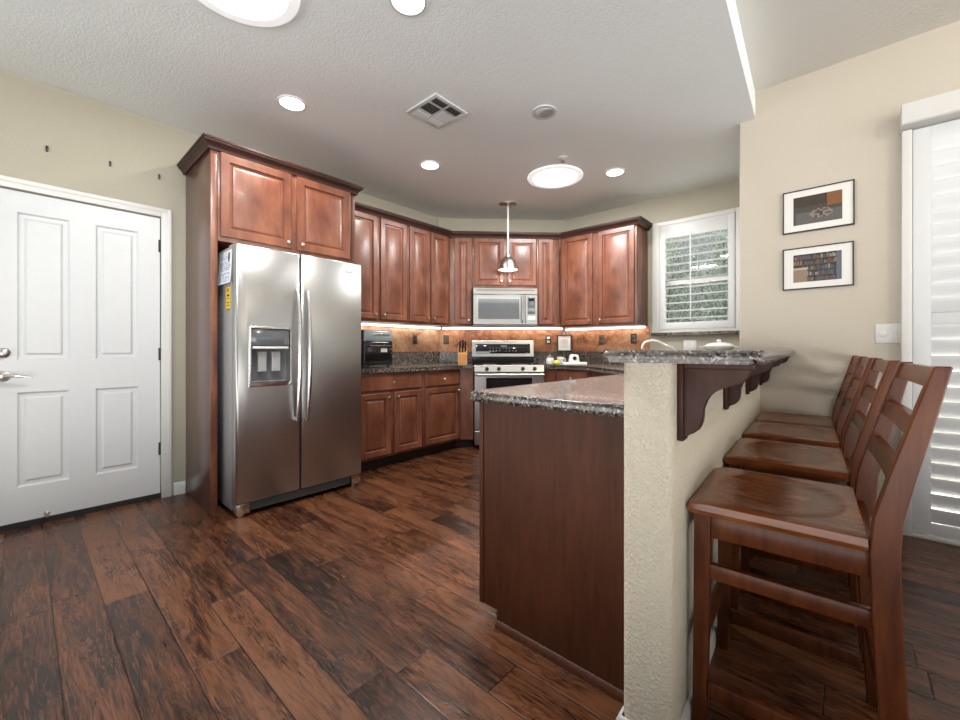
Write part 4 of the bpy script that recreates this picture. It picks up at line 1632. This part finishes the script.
def shutter(label, loc, rotz, W_, z0, z1, lz, pitch, lw, tilt, mid=None, rod=None, stile=0.055, group='plantation shutters'):
    """panel with local x 0..W_, lz = (first, last) height of the louvered part, frame faces -y"""
    t = thing('plantation_shutter', label, 'shutter', loc, rotz, group)
    g = MB()
    th = 0.028
    g.box(0, stile, -th, 0, z0, z1, 0.002)
    g.box(W_ - stile, W_, -th, 0, z0, z1, 0.002)
    g.box(stile, W_ - stile, -th, 0, z0, lz[0], 0.002)
    g.box(stile, W_ - stile, -th, 0, lz[1], z1, 0.002)
    if mid:
        g.box(stile, W_ - stile, -th, 0, mid[0], mid[1], 0.002)
    g.build('frame', 'white', t)
    g = MB()
    spans = [(lz[0], lz[1])] if not mid else [(lz[0], mid[0]), (mid[1], lz[1])]
    for (a, bq) in spans:
        n = max(1, round((bq - a) / pitch))
        pz = (bq - a) / n
        for k in range(n):
            z = a + pz * (k + 0.5)
            ca, sa = math.cos(tilt), math.sin(tilt)
            pr_ = []
            for q in range(12):
                an = 2 * PI * q / 12
                yy, zz = lw / 2 * math.cos(an), 0.0055 * math.sin(an)
                pr_.append((-th / 2 + yy * ca - zz * sa, z + yy * sa + zz * ca))
            g.prism(pr_, stile - 0.003, W_ - stile + 0.003, axis='x')
    g.build('louvers', 'white', t)
    if rod is not None:
        g = MB()
        g.box(rod - 0.006, rod + 0.006, -th - 0.045, -th - 0.033, lz[0] + 0.02, lz[1] + 0.02, 0.002)
        for k in range(8):
            zz = lz[0] + 0.05 + k * (lz[1] - lz[0] - 0.08) / 7
            g.box(rod - 0.0015, rod + 0.0015, -th - 0.034, -th - 0.012, zz, zz + 0.003)
        g.build('tilt_rod', 'white', t)
    return t


shutter('white plantation shutter with open louvers in the kitchen window', (fx0 + 0.004, YF - 0.004, 0), 0, fx1 - fx0 - 0.008, 1.30, 2.415, (1.372, 2.275), 0.082, 0.064, R(-3),
        None, 0.318, 0.058, None)

# dining shutters, valance and casing
wn = struct(thing('window_2', 'tall white window frame with deep valance', None, (0, YR, 0), 0))
g = MB()
g.box(0.258, 0.30, -0.075, -0.001, 0.0, 2.3595, 0.003)
g.box(SX1, SX1 + 0.05, -0.075, -0.001, 0.0, 2.3595, 0.003)
g.box(0.30, SX1, -0.075, -0.0005, 0.0, 0.02, 0.003)
g.build('casing', 'white_trim', wn)
g = MB()
g.prism([(-0.0005, 2.36), (-0.130, 2.372), (-0.138, 2.38), (-0.140, 2.488), (-0.0005, 2.488)], 0.252, SX1 + 0.06, axis='x', bev=0.004)
g.build('valance', 'white_trim', wn)
g = MB()
g.box(SX0, SX1, 0.07, 0.076, 0.02, SZ1)
g.build('glass', 'glass', wn)
g = MB()
for xx in (SX0 + 0.002, 1.095, SX1 - 0.062):
    g.box(xx, xx + 0.06, 0.05, 0.069, 0.02, SZ1 - 0.002)
g.build('sash', 'white_trim', wn)
sp_ = shutter('tall white plantation shutter panel beside the switch plate, louvers nearly closed', (0.303, YR - 0.03, 0), 0, 0.82, 0.025, 2.356, (0.09, 2.29), 0.0855, 0.092, R(-70), (1.225, 1.29), None, 0.072, 'dining shutter panels')
dup(sp_, (1.127, YR - 0.03, 0), 0, 'tall white plantation shutter panel farther right along the wall')


# ------------------------------------------------------------------ ceiling fixtures
def can(label, x, y, r=0.088, on=True):
    t = thing('recessed_light', label, 'light', (x, y, H1), 0, 'recessed ceiling lights')
    g = MB()
    g.lathe([(r + 0.002, -0.0005), (r, -0.006), (r - 0.009, -0.008), (r - 0.011, -0.004)], seg=36, caps=False)
    g.build('trim_ring', 'white', t)
    g = MB()
    g.lathe([(r - 0.011, -0.0045), (r - 0.013, -0.0065)], seg=36)
    g.build('lens', 'bulb', t)
    lamp('can_lamp', 'AREA', (0, 0, -0.012), CAN_W, (1.0, 0.94, 0.85), t, shape='DISK', size=0.14)
    return t


can('bright recessed light above the refrigerator cabinet', -2.767, 1.209)
can('bright recessed light above the left kitchen aisle near the vent', -2.769, 2.437)
can('bright recessed light right of the round skylight by the window', -1.589, 3.68)
can('bright recessed light cut by the top of the picture', -1.541, 1.219)

t = thing('recessed_light', 'unlit eyeball recessed light in the middle of the kitchen ceiling', 'light', (-1.558, 2.423, H1), 0.6)
g = MB()
g.lathe([(0.088, -0.0005), (0.086, -0.007), (0.070, -0.009), (0.066, -0.003)], seg=36, caps=False)
g.build('trim_ring', 'white', t)
g = MB()
for k in range(1):
    prof = [(0.066 * math.cos(a), -0.003 - 0.014 * math.sin(a)) for a in [R(x) for x in range(0, 91, 15)]]
    prof[-1] = (0.001, prof[-1][1])
g.lathe(prof, seg=30, caps=False)
g.build('eyeball', 'white', t)
g = MB()
g.lathe([(0.046, -0.0), (0.046, -0.003), (0.03, -0.004)], seg=24)
o = g.build('socket', 'grey_plastic', t, loc=(0.018, -0.010, -0.0145))  # off-centre grey disc paints in the shaded half of the eyeball opening
o.rotation_euler = (0, R(-9), 0)


def skylight(label, x, y):
    t = thing('tubular_skylight', label, 'skylight', (x, y, H1), 0, 'round tubular skylights')
    g = MB()
    g.lathe([(0.262, -0.0005), (0.258, -0.010), (0.212, -0.014), (0.209, -0.006)], seg=56, caps=False)
    g.build('trim_ring', 'sky_ring', t)
    g = MB()
    g.lathe([(0.211, -0.010), (0.19, -0.018), (0.12, -0.024), (0.001, -0.026)], seg=56, caps=False)
    g.build('diffuser', 'skyglow', t)
    lamp('skylight_lamp', 'AREA', (0, 0, -0.032), SKY_W, (0.97, 0.99, 1.0), t, shape='DISK', size=0.44)
    return t


skylight('large bright round skylight near the sprinkler and window', -2.065, 3.403)
skylight('large bright round skylight at the top edge above the door', -2.03, 0.64)

t = thing('ceiling_vent', 'square white ceiling air vent with four louver fields', 'vent', (-2.11, 1.925, H1), 0)
g = MB()
g.box(-0.135, 0.135, -0.135, 0.135, -0.003, -0.0005)
g.build('duct', 'vent_dark', t)
g = MB()
for (a, bq, c0, d) in ((-0.15, 0.15, -0.15, -0.122), (-0.15, 0.15, 0.122, 0.15), (-0.15, -0.122, -0.122, 0.122), (0.122, 0.15, -0.122, 0.122), (-0.122, 0.122, -0.005, 0.005), (0.050, 0.058, -0.122, 0.122), (-0.058, -0.050, -0.122, 0.122)):
    g.box(a, bq, c0, d, -0.011, -0.0005, 0.001)
g.build('frame', 'white', t)
g = MB()
for (ya, yb_) in ((-0.121, -0.006), (0.006, 0.121)):
    for k in range(3):
        for sx in (-1, 1):
            xc = sx * (0.070 + k * 0.020)
            lo_, up_ = xc + sx * 0.007, xc - sx * 0.007
            g.prism([(lo_, -0.0155), (lo_ + 0.0018, -0.0155), (up_ + 0.0018, -0.0035), (up_, -0.0035)], ya, yb_, axis='y')
    sy = -1 if ya < 0 else 1
    for k in range(6):
        yc = sy * (0.014 + k * 0.0195)
        lo_, up_ = yc + sy * 0.006, yc - sy * 0.006
        g.prism([(lo_, -0.0145), (lo_ + 0.0018, -0.0145), (up_ + 0.0018, -0.0035), (up_, -0.0035)], -0.049, 0.049, axis='x')
g.build('slats', 'white', t)

t = thing('sprinkler', 'small white ceiling sprinkler beside the far round skylight', 'sprinkler', (-1.809, 3.112, H1), 0)
g = MB()
g.lathe([(0.045, -0.0005), (0.043, -0.006), (0.028, -0.010), (0.02, -0.012)], seg=24)
g.build('escutcheon', 'white', t)
g = MB()
g.lathe([(0.009, -0.0125), (0.009, -0.03), (0.022, -0.032), (0.022, -0.035), (0.005, -0.036)], seg=16)
g.build('head', 'nickel', t)

# pendant lamp
t = thing('pendant_lamp', 'brushed nickel dome pendant lamp hanging before the microwave', 'lamp', (-2.846, 3.677, H1), 0)
g = MB()
g.lathe([(0.105, -0.0005), (0.104, -0.012), (0.085, -0.022), (0.018, -0.026), (0.012, -0.04)], seg=36)
g.build('canopy', 'nickel', t)
g = MB()
g.lathe([(0.010, -0.041), (0.010, -0.565)], seg=12)
g.build('stem', 'white_plastic', t)
g = MB()
g.lathe([(0.018, -0.5655), (0.024, -0.58), (0.028, -0.60), (0.055, -0.615), (0.085, -0.645), (0.103, -0.69), (0.112, -0.735), (0.116, -0.752), (0.112, -0.752), (0.100, -0.69), (0.08, -0.648), (0.03, -0.62), (0.01, -0.615)], seg=36, caps=False)
sh = g.build('shade', 'nickel', t)
g = MB()
g.lathe([(0.111, -0.738), (0.10, -0.746), (0.05, -0.752), (0.002, -0.753)], seg=36, caps=False)
g.build('diffuser', 'bulb', t)
lamp('pendant_bulb', 'AREA', (0, 0, -0.757), PEND_W, (1.0, 0.92, 0.80), t, shape='DISK', size=0.18)

# ------------------------------------------------------------------ garden outside the kitchen window
g = MB()
g.box(-8, 6, 4.9, 16, -0.4, -0.02)
struct(g.build('ground', 'soil'), 'garden ground outside')


def shrub(label, x, y, h, r, n, seed):
    rd_ = random.Random(seed)
    t = thing('garden_shrub', label, 'shrub', (x, y, -0.02), 0, 'garden shrubs outside the kitchen window')
    g = MB()
    g.tube([(0, 0, 0), (0.03, 0.02, h * 0.4), (0.0, 0.05, h * 0.8)], [0.05, 0.04, 0.015], 8)
    for k in range(6):
        a = k * 1.05
        g.tube([(0.02, 0.02, h * 0.25 + k * 0.1), (math.cos(a) * r * 0.6, math.sin(a) * r * 0.6, h * 0.5 + k * 0.15)], [0.02, 0.006], 6)
    g.build('stem', 'bark', t)
    bm = bmesh.new()
    for i in range(n):
        u = rd_.random() ** 0.4
        a, b2 = rd_.uniform(0, 2 * PI), math.acos(rd_.uniform(-1, 1))
        c0 = Vector((r * u * math.sin(b2) * math.cos(a), r * u * math.sin(b2) * math.sin(a), h * 0.55 + h * 0.47 * u * math.cos(b2)))
        d = Vector((rd_.gauss(0, 1), rd_.gauss(0, 1), rd_.gauss(0, 1))).normalized()
        s = d.orthogonal().normalized()
        L_, W2 = rd_.uniform(0.035, 0.07), rd_.uniform(0.009, 0.018)
        vs = [bm.verts.new(c0), bm.verts.new(c0 + d * L_ * 0.5 + s * W2), bm.verts.new(c0 + d * L_), bm.verts.new(c0 + d * L_ * 0.5 - s * W2)]
        bm.faces.new(vs)
    m_ = MB()
    m_.bm.free()
    m_.bm = bm
    m_.build('foliage', 'leaf', t)


shrub('leafy green shrub nearer the house, seen through the left half of the kitchen window', -2.62, 8.4, 3.45, 0.70, 9500, 1)
shrub('leafy green shrub nearer the house, seen through the right half of the kitchen window', -1.18, 8.4, 3.45, 0.70, 9500, 2)
shrub('leafy green shrub at the back, beyond the left window shrub', -3.62, 10.3, 4.4, 0.80, 7000, 3)
shrub('leafy green shrub at the back, showing between the two nearer window shrubs', -1.98, 10.3, 4.4, 0.80, 9500, 4)
